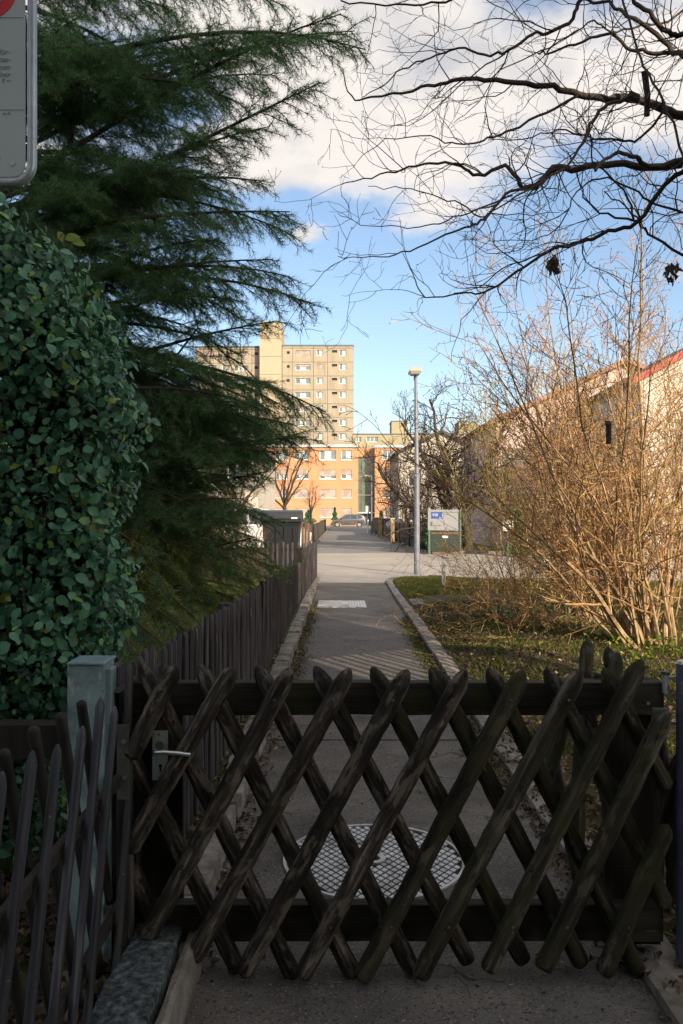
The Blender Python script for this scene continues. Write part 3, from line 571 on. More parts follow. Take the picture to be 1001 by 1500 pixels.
# ------------------------------------------------------------------ near left lattice fence (runs towards the camera)
nf = T('lattice_fence', 'dark lattice fence of thin pointed poles running from the gate towards the viewer', 'fence', (-.68, 2.0, 0))
ys = [2.63, 2.44, 2.30, 2.136, 1.947, 1.79, 1.63, 1.47, 1.31, 1.15, .99]
tp = [.70, .93, .99, .95, .955, .985, .99, .97, .98, .98, .98]
for i, (y, z) in enumerate(zip(ys, tp)):
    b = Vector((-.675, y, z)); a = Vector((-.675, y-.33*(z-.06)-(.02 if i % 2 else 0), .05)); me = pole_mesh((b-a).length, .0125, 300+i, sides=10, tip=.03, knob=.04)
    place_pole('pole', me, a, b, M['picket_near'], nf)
for i, (px, py) in enumerate([(119, 1026), (88, 1044), (48, 1064), (5, 1098), (-40, 1130), (166, 1010)]):
    Y = .74*F/(CX-px); b = Vector((-.74, Y, EYE-(py-HY)*Y/F)); a = Vector((-.74, Y+.36, .08)); me = pole_mesh((b-a).length, .015, 340+i, tip=.012, knob=.05)
    place_pole('pole', me, a, b, M['stile_wood'], nf)
for z in (.26, .66): bev(O('rail', MB().box(-.718, -.696, .8, 2.66, z-.02, z+.02), M['stile_wood'], nf), .004)
# stone block under the latch side, and low planter wall behind the near fence
sb = stone_mesh(.70, .17, .22, 77, .010); o = O('kerb_block', sb, M['slate_stone'], label='rough grey-green stone block at the foot of the gate on the left', cat='stone', loc=(-.60, 2.36, .055)); bev(o, .008, 2)
o = O('kerb_block', stone_mesh(.62, .05, .19, 78, .004), M['kerb'], label='light sandy stone edge slab standing along the path below the gate', cat='stone', loc=(-.482, 2.42, .045))
pl = O('edging_board', MB().box(-2.4, -.93, 2.72, 2.80, .69, .80), M['stile_wood'], label='low dark edging board under the hedge behind the near lattice fence', cat='edging board', loc=(-1.6, 2.8, 0))
pl.data.transform(Matrix.Translation((0, 0, 0)))

# ------------------------------------------------------------------ left picket fence along the path
pf = T('picket_fence', 'long dark weathered picket fence along the left side of the path', 'fence', (-.68, 2.7, 0))
pm = [pole_mesh(1.0, .021, 400+i, sides=8, tip=.02, seg=5, knob=.04, flatback=.6) for i in range(8)]
y = 2.62; k = 0; rr = random.Random(8)
def ztop(y): return float(np.interp(y, [2.6, 4.5, 6.7, 13.8], [1.035, .965, .915, .70]))
while y < 13.75:
    z = ztop(y)+rr.uniform(-.018, .018); o = O('picket', pm[k % 8], M['picket'], pf); o.location = (rr.uniform(-.006, .006)+.0, y-2.7, .04+.06); h = z-.10
    o.scale = (1.0, 1.0, h); o.rotation_euler = (rr.uniform(-.012, .012), rr.uniform(-.012, .012), rr.choice((0, math.pi))+math.pi/2+rr.uniform(-.1, .1))
    y += .098 if y < 5 else .104; y += rr.uniform(-.008, .008); k += 1
for zz in (.28, -.14):
    m_ = MB(); v = []
    for yy in np.linspace(2.62, 13.75, 20):
        z = zz if zz > 0 else ztop(yy)+zz; v += [(-.745, yy, z-.035), (-.712, yy, z-.035), (-.712, yy, z+.035), (-.745, yy, z+.035)]
    m_.add(v, np.array([(i*4+q, i*4+(q+1) % 4, i*4+4+(q+1) % 4, i*4+4+q) for i in range(19) for q in range(4)])); O('rail', m_, M['picket'], pf)
for yy in (2.75, 5.5, 8.3, 11.0, 13.6):
    O('fence_post', MB().box(-.83, -.75, yy, yy+.08, 0, ztop(yy)-.04), M['picket'], pf)
pf2 = T('picket_fence', 'far end section of brown boards closing the left fence beside the road', 'fence', (-.62, 14, 0))
y = 13.95; k = 0
while y < 18.5:
    x = np.interp(y, [13.9, 18.5], [-.675, -.56]); z = .905+rr.uniform(-.03, .02)
    o = O('picket', pm[k % 8], M['picket'], pf2); o.location = (x+.62, y-14, .06); o.scale = (1.15, 1.0, z-.06); o.rotation_euler = (rr.uniform(-.01, .01), rr.uniform(-.01, .01), math.pi/2); y += .088; k += 1
for zz in (.28, .72): O('rail', MB().add([(-.74, 13.9, zz-.03), (-.71, 13.9, zz-.03), (-.595, 18.5, zz-.03), (-.625, 18.5, zz-.03), (-.74, 13.9, zz+.03), (-.71, 13.9, zz+.03), (-.595, 18.5, zz+.03), (-.625, 18.5, zz+.03)], [(0, 1, 2, 3), (7, 6, 5, 4), (0, 4, 5, 1), (1, 5, 6, 2), (2, 6, 7, 3), (3, 7, 4, 0)]), M['picket'], pf2)
O('fence_post', MB().box(-.76, -.68, 13.82, 13.9, 0, .93), M['stile_wood'], pf2)
pf3 = T('picket_fence', 'short dark pointed garden fence running left from the board section', 'fence', (-1.3, 15, 0))
for i in range(18):
    o = O('picket', pm[i % 8], M['tarred_wood'], pf3); o.location = (.55-i*.115, 3.4, .05); o.scale = (1.3, 1.3, .82+rr.uniform(-.03, .03)); o.rotation_euler = (0, rr.uniform(-.02, .02), 0)
O('rail', MB().box(-2.9, -.72, 18.42, 18.45, .68, .75), M['stile_wood'], pf3)

# ------------------------------------------------------------------ right lattice fence behind the hinge post
rf = T('lattice_fence', 'mossy broken lattice fence standing behind the hinge side of the gate', 'fence', (1.2, 3.2, 0))
specs = [((845, 1240, 3.1), (862, 935, 3.35)), ((905, 1230, 3.05), (855, 1010, 3.3)), ((935, 1180, 2.95), (890, 948, 3.4)), ((800, 1150, 3.3), (848, 985, 3.4)), ((880, 1150, 3.0), (905, 955, 3.2)),
         ((955, 1320, 2.85), (905, 1040, 2.95)), ((870, 1330, 3.0), (940, 1060, 2.9)), ((990, 1280, 2.8), (955, 1030, 2.85)), ((985, 1320, 2.78), (1010, 1080, 2.75)), ((930, 1330, 2.85), (1000, 1100, 2.78)), ((850, 1290, 3.2), (800, 1070, 3.5))]
for i, (a, b) in enumerate(specs):
    a = W(*a); b = W(*b); place_pole('pole', pole_mesh((b-a).length, .028, 500+i, tip=.05), a, b, M['gate_mossy'], rf)
a = W(835, 1005, 3.3); b = W(965, 1003, 3.1); place_pole('rail', pole_mesh((b-a).length, .03, 520, pointed=False), a, b, M['gate_mossy'], rf)
a = W(870, 995, 3.25); b = W(925, 1012, 3.2); place_pole('rail', pole_mesh((b-a).length, .028, 521, pointed=False), a, b, M['gate_mossy'], rf)
O('fence_post', MB().box(1.10, 1.19, 3.02, 3.11, 0, .86), M['gate_mossy'], rf)

# ------------------------------------------------------------------ sign at top left
SY = 2.4
sg = T('notice_sign', 'grey-white metal notice sign in a bent galvanised pipe frame at the top left', 'sign', (-1.35, SY, 0))
x1, zb = (37-CX)*SY/F, W(0, 259, SY).z; x0 = x1-.62; zt = zb+.95; rc = .035
def rrect(x0, x1, z0, z1, r, n=6):
    p = []
    for (cx_, cz_, a0) in ((x1-r, z0+r, -90), (x1-r, z1-r, 0), (x0+r, z1-r, 90), (x0+r, z0+r, 180)):
        for i in range(n+1): a = R(a0+90*i/n); p.append((cx_+r*math.cos(a), cz_+r*math.sin(a)))
    return p
O('panel', MB().prism(rrect(x0, x1, zb, zt, rc), 'y', SY-.002, SY+.002), M['sign_face'], sg)
cx1 = (45-CX)*SY/F; czb = W(0, 265, SY).z; pts = []
loop = rrect(x0-.03, cx1, czb, zt+.02, .055, 8); loop.append(loop[0])
tb = TB(); tb.add([Vector((p[0], SY+.012, p[1])) for p in loop], .0135, .0135, 14); smooth(O('pipe_frame', tb.into(MB()), M['galv'], sg))
cyl(sg, 'pole', (x0+.12, SY+.05, 0), 'z', .03, zt, 'galv', 18)
for (px, py) in ((19, 240),): cyl(sg, 'rivet', W(px, py, SY)+Vector((0, -.005, 0)), 'y', .0062, .004, 'steel', 14)
for py in (26, 161):
    a = W(0, py, SY); O('ruled_line', MB().box(x0+.02, x1-.006 if py == 26 else x1-.0, SY-.0032, SY-.0022, a.z-.0008, a.z+.0008), M['sign_text'], sg)
cyl(sg, 'red_ring', W(-22, -18, SY)+Vector((0, -.0035, 0)), 'y', .096, .0015, 'sign_red', 48)
cyl(sg, 'white_disc', W(-22, -18, SY)+Vector((0, -.0045, 0)), 'y', .062, .001, 'sign_face', 48)
def text(root, s, px, py, hpx, Y, m, align='RIGHT', bold=0):
    cu = bpy.data.curves.new('lettering', 'FONT'); cu.body = s; cu.size = hpx*Y/F/.72; cu.align_x = align; cu.extrude = .0004; cu.offset = bold
    ob = bpy.data.objects.new('t', cu); C.objects.link(ob)
    dg = bpy.context.evaluated_depsgraph_get(); me = bpy.data.meshes.new_from_object(ob.evaluated_get(dg)); C.objects.unlink(ob); bpy.data.objects.remove(ob)
    me.transform(Matrix.Rotation(R(90), 4, 'X')); me.transform(Matrix.Translation(W(px, py, Y)-root.location)); me.materials.clear()
    return O('lettering', me, m, root)
for s, py in (('für-', 79), ('tas-', 90), ('nen', 101), ('cher', 112), ('t –', 120)): text(sg, s, 15.5, py, 8, SY-.003, M['sign_text'])
text(sg, 'rs R', 15.5, 168, 5, SY-.003, M['sign_text']); text(sg, 'c', 1.5, 233, 6, SY-.003, M['sign_text'])
# ------------------------------------------------------------------ hedge
def leaf_proto(n=6, wid=.34, fold=.10, curl=.10):
    """pointed oval leaf, length 1 along +x, midrib fold"""
    v = []; 
    for i in range(n+1):
        t = i/n; w_ = wid*math.sin(math.pi*t**.85)**.8 if 0 < i < n else 0
        z = -curl*(t-.3)**2*2
        v += [(t, -w_, z+fold*w_*2), (t, 0, z), (t, w_, z+fold*w_*2)]
    f = []
    for i in range(n): a = i*3; b = a+3; f += [(a, b, b+1, a+1), (a+1, b+1, b+2, a+2)]
    return np.array(v), np.array(f)
def hx_edge(z, Y=3.36):
    py = HY-(z-EYE)*F/Y
    return (np.interp(py, [285, 300, 330, 400, 480, 540, 620, 700, 800, 850, 950, 1010, 1045], [-60, 2, 48, 122, 166, 190, 205, 212, 206, 198, 180, 150, 118])-CX)*Y/F
hedge = T('broadleaf_hedge', 'tall dense hedge of glossy oval green leaves filling the left edge', 'hedge', (-1.7, 3.9, 0))
r_ = np.random.RandomState(20)
def hedge_points(n, depth):
    z = r_.uniform(.2, 2.95, n); Xe = hx_edge(z)+.0; rc_ = .34; s = r_.uniform(0, 1, n)
    arc = rc_*math.pi/2; Ltot = 1.5+arc+1.0; q = s*Ltot
    x = np.zeros(n); y = np.zeros(n); nx = np.zeros(n); ny = np.zeros(n); Yf = 3.02
    a = q < 1.5; x[a] = (Xe-rc_-1.5+q)[a]; y[a] = Yf; ny[a] = -1
    b = (q >= 1.5) & (q < 1.5+arc); th = (q-1.5)/rc_; x[b] = (Xe-rc_+rc_*np.sin(th))[b]; y[b] = (Yf+rc_-rc_*np.cos(th))[b]; nx[b] = np.sin(th)[b]; ny[b] = -np.cos(th)[b]
    c_ = q >= 1.5+arc; x[c_] = (Xe-.42*(q-1.5-arc))[c_]; y[c_] = (Yf+rc_+q-1.5-arc)[c_]; nx[c_] = 1
    bulge = .05*np.sin(z*5+x*3)+.04*np.sin(z*11+y*7+x*5)+.025*np.sin(z*23+x*19)
    dd = depth*r_.rand(n)**1.3; x += nx*(bulge-dd); y += ny*(bulge-dd)*1.0
    return np.stack([x, y, z], -1), np.stack([nx, ny, .35+0*nx], -1)
def leaf_frames(N_, seed, jit=.75):
    r2 = np.random.RandomState(seed); n = len(N_)
    nn = N_/np.linalg.norm(N_, axis=1, keepdims=True)+r2.normal(0, jit, (n, 3)); nn /= np.linalg.norm(nn, axis=1, keepdims=True)
    u = r2.normal(0, 1, (n, 3))+np.array([0, 0, -.5]); u -= nn*(u*nn).sum(1, keepdims=True); u /= np.linalg.norm(u, axis=1, keepdims=True)
    return u, np.cross(nn, u), nn
def leaf_cloud(P, u, v, n, size, proto):
    pv, pf_ = proto
    V = P[:, None, :]+size[:, None, None]*(pv[None, :, 0:1]*u[:, None, :]+pv[None, :, 1:2]*v[:, None, :]+pv[None, :, 2:3]*n[:, None, :])
    i = (np.arange(len(P))*len(pv))[:, None, None]+pf_[None]
    return V.reshape(-1, 3), i.reshape(-1, 4)
proto = leaf_proto()
P, Nn = hedge_points(27000, .22); u, v, n = leaf_frames(Nn, 3); v_, f_ = leaf_cloud(P, u, v, n, .020+.038*r_.rand(len(P))**1.6, proto)
smooth(O('foliage', MB().add(v_, f_), M['hedge_leaf'], hedge, kind='stuff'))
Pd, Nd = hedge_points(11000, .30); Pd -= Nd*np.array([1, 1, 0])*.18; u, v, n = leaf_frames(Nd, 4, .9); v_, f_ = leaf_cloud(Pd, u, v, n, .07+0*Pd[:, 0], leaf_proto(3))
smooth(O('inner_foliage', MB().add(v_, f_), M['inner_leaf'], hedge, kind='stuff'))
lme = [MB().add(a_, b_).mesh('leaf', smooth=True) for a_, b_ in (leaf_proto(6, .33, .12, .12), leaf_proto(6, .38, .06, .2), leaf_proto(6, .30, .16, .05))]
Pl, Nl = hedge_points(600, .0)
vis = (Pl[:, 2] > .95) & (Pl[:, 0]/Pl[:, 1]*F+CX > -15)
Pl, Nl = Pl[vis][:295]+Nl[vis][:295]*np.array([.015, .015, 0]), Nl[vis][:295]; u, v, n = leaf_frames(Nl, 9, .38)
for i in range(len(Pl)):
    o = O('leaf', lme[i % 3], M['hedge_leaf'], hedge); s_ = .042+.020*rr.random()
    Mx = Matrix([(u[i][k], v[i][k], n[i][k]) for k in range(3)]).to_4x4(); Mx = Matrix.Translation(Vector(Pl[i])-hedge.location) @ Mx @ Matrix.Scale(s_, 4)
    o.matrix_local = Mx
tb = TB()
for i in range(260):
    a = Vector((rr.uniform(-2.3, -1.1), rr.uniform(3.3, 4.4), rr.uniform(0, .8))); b = a+Vector((rr.uniform(-.4, .5), rr.uniform(-.6, .3), rr.uniform(.5, 1.9)))
    if b.x > hx_edge(np.array(b.z))-.1 or b.z > 2.6: continue
    tb.add([a, a.lerp(b, .5)+Vector((rr.uniform(-.06, .06), rr.uniform(-.06, .06), 0)), b], .008, .003, 4)
O('stems', tb.into(MB()), M['hedge_wood'], hedge, kind='stuff')
# a shoot standing out of the top of the hedge
tb = TB(); a = W(70, 372, 3.4); b = W(92, 342, 3.4); tb.add([a, a.lerp(b, .5), b], .003, .002, 4); O('shoot', tb.into(MB()), M['hedge_wood'], hedge)
for (px, py, rx, sc_) in ((86, 338, 1.2, .05), (95, 350, -.3, .065), (104, 352, .2, .06)):
    o = O('young_leaf', lme[0], M['hedge_leaf'], hedge); o.location = W(px, py, 3.4)-hedge.location; o.rotation_euler = (1.2, rx, .3); o.scale = (sc_,)*3
    o.material_slots[0].link = 'OBJECT'; o.material_slots[0].material = M['bright_leaf']

# ------------------------------------------------------------------ conifer
con = T('conifer_tree', 'large dark green soft-needled conifer reaching over the fence on the left', 'tree', (-3.55, 7.4, 0))
def curve(p0, p1, p2, p3, n):
    out = []
    for i in range(n):
        t = i/(n-1); out.append(p0*(1-t)**3+p1*3*t*(1-t)**2+p2*3*t*t*(1-t)+p3*t**3)
    return out
rg = random.Random(42); nr = np.random.RandomState(42)
tbl = TB(); tbt = TB(); segs = []; segs_y = []
def trunk_at(z): return Vector((-3.55+.06*math.sin(z), 7.4+.05*math.cos(z*1.3), z))
tb = TB(); tb.add([trunk_at(z*1.0) for z in np.linspace(0, 9.5, 14)], .20, .04, 12); smooth(O('trunk', tb.into(MB()), M['conifer_bark'], con))
def spray(p, d, L, dens, lst, droop=.25, lvl=0):
    """a twig with side twigs, recorded as needle-bearing segments"""
    n = 6; pts = [p.copy()]; q = p.copy(); dd = d.normalized()
    for i in range(n-1):
        dd = (dd+Vector((rg.uniform(-.10, .10), rg.uniform(-.10, .10), rg.uniform(-.10, .10)-droop*.20))).normalized(); q = q+dd*(L/(n-1)); pts.append(q.copy())
    tbt.add(pts, .0026 if lvl else .005, .0010, 3)
    for a, b in zip(pts[:-1], pts[1:]): lst.append((a, b))
    if lvl < 2 and L > .12:
        k = int(L/.05*dens)
        for j in range(k):
            t = (j+.6)/k*(n-1.01); i = int(t); c_ = pts[i].lerp(pts[i+1], t-i); ax = (pts[i+1]-pts[i]).normalized()
            side = ax.cross(Vector((rg.uniform(-.9, .9), rg.uniform(-.9, .9), 1))).normalized()*(1 if j % 2 else -1)
            s = (ax*1.0+side*rg.uniform(.55, .95)+Vector((0, 0, rg.uniform(-.25, .1)))).normalized()
            spray(c_, s, L*rg.uniform(.28, .48)*(1.15-.7*j/k), dens, lst, droop, lvl+1)
def bough(tip, z0=None, r0=.035, bare=.30, dens=1.0, fat=1.0, yel=False, sag=.12, start=None):
    tip = Vector(tip); L0 = (tip.xy-Vector((-3.55, 7.4))).length
    z0 = tip.z+rg.uniform(-1.1, .9) if z0 is None else z0
    s = trunk_at(z0) if start is None else Vector(start); d = tip-s; n = 12
    pts = curve(s, s+d*.33+Vector((0, rg.uniform(-.1, .1), .12*L0*rg.uniform(.2, 1))), s+d*.7+Vector((rg.uniform(-.1, .1), rg.uniform(-.25, .25), sag+rg.uniform(-.05, .35))), tip, n)
    tbl.add(pts, r0, .004, 6); L = d.length; k = int(L/.095)
    for j in range(k):
        t = bare+(1-bare)*(j+rg.random())/k; u_ = t*(n-1.001); i = int(u_); c_ = pts[i].lerp(pts[i+1], u_-i); ax = (pts[i+1]-pts[i]).normalized()
        side = ax.cross(Vector((rg.uniform(-.5, .5), rg.uniform(-.5, .5), 1))).normalized()*(1 if j % 2 else -1)
        s_ = (ax*rg.uniform(.7, 1.3)+side*rg.uniform(.5, 1.1)+Vector((0, 0, rg.uniform(-.9, .35)))).normalized()
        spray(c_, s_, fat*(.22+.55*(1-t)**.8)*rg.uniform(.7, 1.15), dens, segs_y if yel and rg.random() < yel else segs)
    spray(pts[-2], (pts[-1]-pts[-2]), .28, dens, segs)
def PB(px, py, Y, **k): bough(W(px, py, Y), **k)
# (pixel of the tip, distance of the tip): distances spread so that the crown has real depth
tips = [(535, 72, 5.6), (500, 20, 5.9), (520, 45, 6.6), (470, 120, 5.9), (440, 60, 7.0), (395, 185, 6.4), (405, 110, 7.2), (350, 150, 6.0), (330, 60, 6.6), (260, 20, 7.4), (180, 60, 6.0), (300, 205, 6.8), (230, 120, 7.6), (420, 10, 6.8), (120, 20, 6.4),
        (425, 310, 6.0), (385, 265, 6.5), (430, 345, 6.7), (350, 300, 7.2), (300, 250, 6.1), (425, 405, 6.2), (462, 447, 6.0), (400, 380, 6.9), (405, 470, 6.6), (350, 440, 6.3), (330, 360, 7.5), (270, 420, 7.0), (250, 330, 6.4), (300, 490, 7.2), (360, 470, 7.4), (200, 450, 7.3), (200, 240, 7.0), (160, 330, 7.6),
        (478, 604, 6.2), (452, 640, 6.4), (425, 600, 6.9), (415, 665, 6.4), (395, 690, 7.0), (430, 622, 7.3), (350, 590, 6.6), (345, 640, 7.2), (330, 700, 6.6), (310, 575, 7.5), (270, 640, 6.6), (270, 590, 7.3), (300, 740, 7.2), (240, 700, 6.8), (340, 760, 7.6)]
for (xa, xb, ya, yb, nn_) in ((60, 430, -20, 150, 2), (90, 330, 150, 300, 2), (150, 400, 290, 470, 4), (215, 400, 590, 700, 8), (320, 440, 590, 690, 14), (200, 390, 700, 800, 14)):
    for q_ in range(nn_): tips.append((rg.uniform(xa, xb), rg.uniform(ya, yb), rg.uniform(6.2, 8.3)))
for i, (px, py, Y) in enumerate(tips): PB(px, py, Y, dens=1.0, bare=.22 if i % 3 else .32)
for (px, py, Y) in ((374, 560, 6.6), (352, 520, 7.0)): PB(px, py, Y, dens=.45, bare=.5, fat=.35, z0=3.0)
low = [(350, 770, 7.2), (380, 790, 7.6), (310, 820, 6.6), (400, 770, 8.2), (270, 870, 6.6), (240, 850, 6.0), (355, 850, 7.2), (390, 870, 9.4), (285, 905, 6.4), (330, 905, 7.6), (365, 885, 8.6), (375, 840, 9.0), (290, 780, 7.0), (230, 820, 6.2), (280, 930, 6.0), (320, 835, 7.0), (345, 800, 7.4), (250, 790, 6.8), (418, 838, 8.4), (395, 815, 8.0), (380, 862, 8.2), (350, 830, 7.6), (345, 878, 7.4), (300, 800, 7.2), (305, 860, 6.8), (310, 890, 6.9), (260, 830, 6.5), (255, 905, 6.2), (235, 870, 6.8), (220, 930, 5.8), (215, 800, 6.8), (260, 760, 7.4), (330, 790, 8.2), (400, 848, 8.8), (240, 945, 5.6), (200, 960, 5.4)]
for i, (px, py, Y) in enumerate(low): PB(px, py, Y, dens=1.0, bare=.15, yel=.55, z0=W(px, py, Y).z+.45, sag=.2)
# visible limbs
for pts_, r0, r1 in (([(10, 330), (45, 290), (85, 245), (103, 215), (104, 190), (98, 172)], .05, .02), ([(60, 268), (110, 272), (160, 270), (215, 262), (262, 245)], .022, .008), ([(30, 350), (90, 345), (140, 362), (190, 372), (225, 380)], .028, .012),
                     ([(110, 388), (170, 388), (225, 390), (285, 400)], .034, .016), ([(200, 650), (260, 640), (310, 655), (360, 652)], .028, .012), ([(190, 640), (230, 620), (280, 622)], .018, .008), ([(225, 560), (290, 480), (330, 520), (375, 556)], .012, .005)):
    p = [W(a, b, 7.0) for a, b in pts_]; q = []
    for a, b in zip(p[:-1], p[1:]): q += [a, a.lerp(b, .5)+Vector((rg.uniform(-.02, .02), rg.uniform(-.05, .05), rg.uniform(-.02, .02)))]
    q.append(p[-1]); q[0:0] = [Vector((-3.5, 7.3, q[0].z-.2))]; tbl.add(q, r0, r1, 7)
    for k in range(10): i = rg.randrange(3, len(q)); spray(q[i], Vector((rg.uniform(-.2, 1), rg.uniform(-.8, .8), rg.uniform(-.6, .8))), .4, .6, segs)
smooth(O('limbs', tbl.into(MB()), M['conifer_bark'], con, kind='stuff')); O('twigs', tbt.into(MB()), M['conifer_bark'], con, kind='stuff')
def needles(name, segs, per_m, ln, wd, m, parent, seed):
    a = np.array([s[0] for s in segs]); b = np.array([s[1] for s in segs]); L = np.linalg.norm(b-a, axis=1); r2 = np.random.RandomState(seed)
    cnt = np.maximum(1, r2.poisson(L*per_m)); idx = np.repeat(np.arange(len(a)), cnt); n = len(idx)
    t = r2.rand(n)[:, None]; p = a[idx]*(1-t)+b[idx]*t; ax = (b-a)[idx]; ax /= np.linalg.norm(ax, axis=1, keepdims=True)+1e-9
    rv = r2.normal(0, 1, (n, 3)); rv -= ax*(rv*ax).sum(1, keepdims=True); rv /= np.linalg.norm(rv, axis=1, keepdims=True)
    d = ax*r2.uniform(.25, 1.3, (n, 1))+rv; d /= np.linalg.norm(d, axis=1, keepdims=True); w_ = np.cross(d, r2.normal(0, 1, (n, 3))); w_ /= np.linalg.norm(w_, axis=1, keepdims=True)
    l = (ln*r2.uniform(.6, 1.25, (n, 1)))
    v = np.stack([p-w_*wd/2, p+w_*wd/2, p+d*l], 1).reshape(-1, 3)
    print(name, len(segs), 'segments', n, 'needles')
    return O(name, MB().add(v, np.arange(3*n).reshape(-1, 3)), m, parent, kind='stuff')
tot = sum((b-a).length for a, b in segs)
needles('foliage', segs, min(650, 1500000/tot), .060, .0030, M['needle'], con, 1)
needles('young_foliage', segs_y, min(650, 1500000/tot), .040, .0040, M['needle_y'], con, 2)  # low needles coloured as if sunlit, no sun reaches them
del segs, segs_y

# ------------------------------------------------------------------ bare wood
def wander(p, d, L, n, wig, up=0.0):
    pts = [p]; q = p; st = L/(n-1)
    for i in range(n-1):
        d = (d+Vector((rg.gauss(0, wig), rg.gauss(0, wig), rg.gauss(0, wig)+up))).normalized(); q = q+d*st; pts.append(q)
    return pts
def perp(d):
    v = Vector((rg.gauss(0, 1), rg.gauss(0, 1), rg.gauss(0, 1))); v -= d*v.dot(d); return v.normalized()
def grow(tbs, p, d, L, r, lvl, cfg):
    c_ = cfg[lvl]; pts = wander(p, d, L, c_['n'], c_['wig'], c_.get('up', 0)); r1 = r*c_.get('taper', .35)
    r = max(r, cfg[0].get('rmin', 0)); tbs[min(lvl, len(tbs)-1)].add(pts, r, max(r1, cfg[0].get('rmin', 0)*.6), c_['s'])
    if lvl+1 < len(cfg):
        k = c_['kids']; k = int(k*L/c_['L'])+(rg.random() < (k*L/c_['L']) % 1)
        for j in range(k):
            t = c_['t0']+(1-c_['t0'])*(j+rg.random())/k; u_ = min(t, .999)*(len(pts)-1); i = int(u_); q = pts[i].lerp(pts[i+1], u_-i); ax = (pts[i+1]-pts[i]).normalized()
            a = R(rg.uniform(*c_['ang'])); dd = ax*math.cos(a)+perp(ax)*math.sin(a)
            grow(tbs, q, dd, cfg[lvl+1]['L']*rg.uniform(.5, 1.2)*(1.1-.5*t), (r+(r1-r)*t)*c_.get('rr', .6), lvl+1, cfg)
    return pts
def BP(l, Y0, Y1): return [(a, b, Y0+(Y1-Y0)*i/(len(l)-1)) for i, (a, b) in enumerate(l)]
bt = T('bare_tree', 'leafless tree reaching in from the right with dark crooked branches against the cloud', 'tree', (3.3, 5.2, 0))
mains = [  # (crop coordinates from the zoom, halved and shifted below), base radius, tip radius
 ([(1130, 190), (1001, 165), (960, 130), (880, 70), (800, 20), (720, 0), (620, -30), (520, -60)], .024, .006),
 ([(1100, 110), (1001, 100), (960, 95), (900, 40), (860, 0), (820, -50)], .022, .012),
 ([(1130, 170), (1001, 150), (900, 155), (840, 130), (770, 100), (690, 130), (600, 155), (578, 156)], .018, .006),
 ([(1150, 360), (1001, 340), (930, 312), (850, 285), (760, 290), (680, 270), (600, 250), (480, 240), (370, 232), (290, 245), (210, 262), (90, 285), (30, 285), (5, 200)], .040, .003),
 ([(870, 288), (800, 300), (745, 340), (720, 390), (690, 450), (640, 500), (540, 560), (440, 620)], .016, .004),
 ([(760, -30), (700, 0), (680, 50), (620, 90), (560, 100), (490, 150), (420, 155), (340, 140), (260, 170), (180, 200), (120, 250), (60, 285)], .017, .003),
 ([(700, 275), (600, 330), (500, 380), (440, 405), (400, 415), (340, 420), (260, 400), (130, 410), (50, 470)], .011, .002),
 ([(1150, 470), (1001, 475), (900, 490), (800, 480), (700, 490), (620, 495), (580, 540), (540, 550), (510, 520), (480, 485), (400, 515), (350, 485), (260, 478), (180, 495), (90, 520), (0, 540)], .030, .003),
 ([(1000, 480), (900, 490), (865, 460), (810, 452), (775, 466), (745, 500)], .018, .008),
 ([(630, 493), (560, 545), (480, 570), (420, 640), (380, 660), (280, 700), (180, 740), (90, 752), (-10, 750)], .012, .002),
 ([(420, 640), (350, 600), (270, 570), (180, 555), (80, 545)], .006, .002),
 ([(500, 575), (420, 605), (330, 640), (250, 662), (170, 665), (60, 655), (-10, 625)], .007, .002),
 ([(1140, 430), (1001, 500), (930, 560), (870, 650), (780, 680), (700, 710), (620, 730), (550, 770), (480, 820), (420, 855), (360, 860), (245, 865), (210, 800), (180, 740)], .020, .002),
 ([(880, 650), (780, 630), (710, 580), (690, 500), (660, 440)], .010, .003),
 ([(1140, 800), (1001, 750), (900, 680), (870, 650), (830, 600), (770, 560)], .014, .004),
 ([(245, 865), (170, 848), (90, 852), (0, 866)], .003, .0012),
 ([(640, 722), (560, 755), (470, 790), (400, 845), (330, 858)], .007, .003),
 ([(820, -20), (870, 150), (900, 220), (960, 330), (1001, 450), (1040, 560)], .008, .008),
 ([(0, 4), (130, 12), (240, 12), (330, -4), (420, -30)], .006, .009),
 ([(1100, 20), (960, 60), (870, 80), (790, 90), (740, 60), (660, 110), (560, 160), (460, 210), (400, 300), (330, 360)], .010, .002),
 ([(940, 330), (880, 400), (810, 410), (720, 400), (640, 380), (560, 400), (430, 410)], .011, .003),
 ([(860, 640), (830, 560), (740, 470), (730, 400), (700, 330), (640, 300)], .008, .002),
 ([(1120, 620), (1001, 620), (920, 600), (850, 550), (760, 520), (690, 560), (640, 660), (560, 700), (430, 705)], .011, .002),
 ([(580, 540), (535, 600), (540, 690), (520, 730), (430, 740), (370, 700)], .006, .002),
 ([(480, 160), (400, 210), (330, 270), (260, 330), (170, 370), (60, 340)], .006, .0015),
 ([(620, 90), (520, 60), (420, 60), (330, 90), (240, 40)], .006, .0015),
]
cfg = [dict(rmin=.0017, n=8, wig=.22, L=.62, kids=2.6, t0=.15, ang=(25, 65), s=4, rr=.62, up=.03), dict(n=6, wig=.24, L=.32, kids=2.8, t0=.2, ang=(30, 70), s=3, rr=.65, up=.03), dict(n=4, wig=.16, L=.13, s=3)]
stub_tb = TB(); cl = TB(); twg = TB(); buds = MB(); budp = []
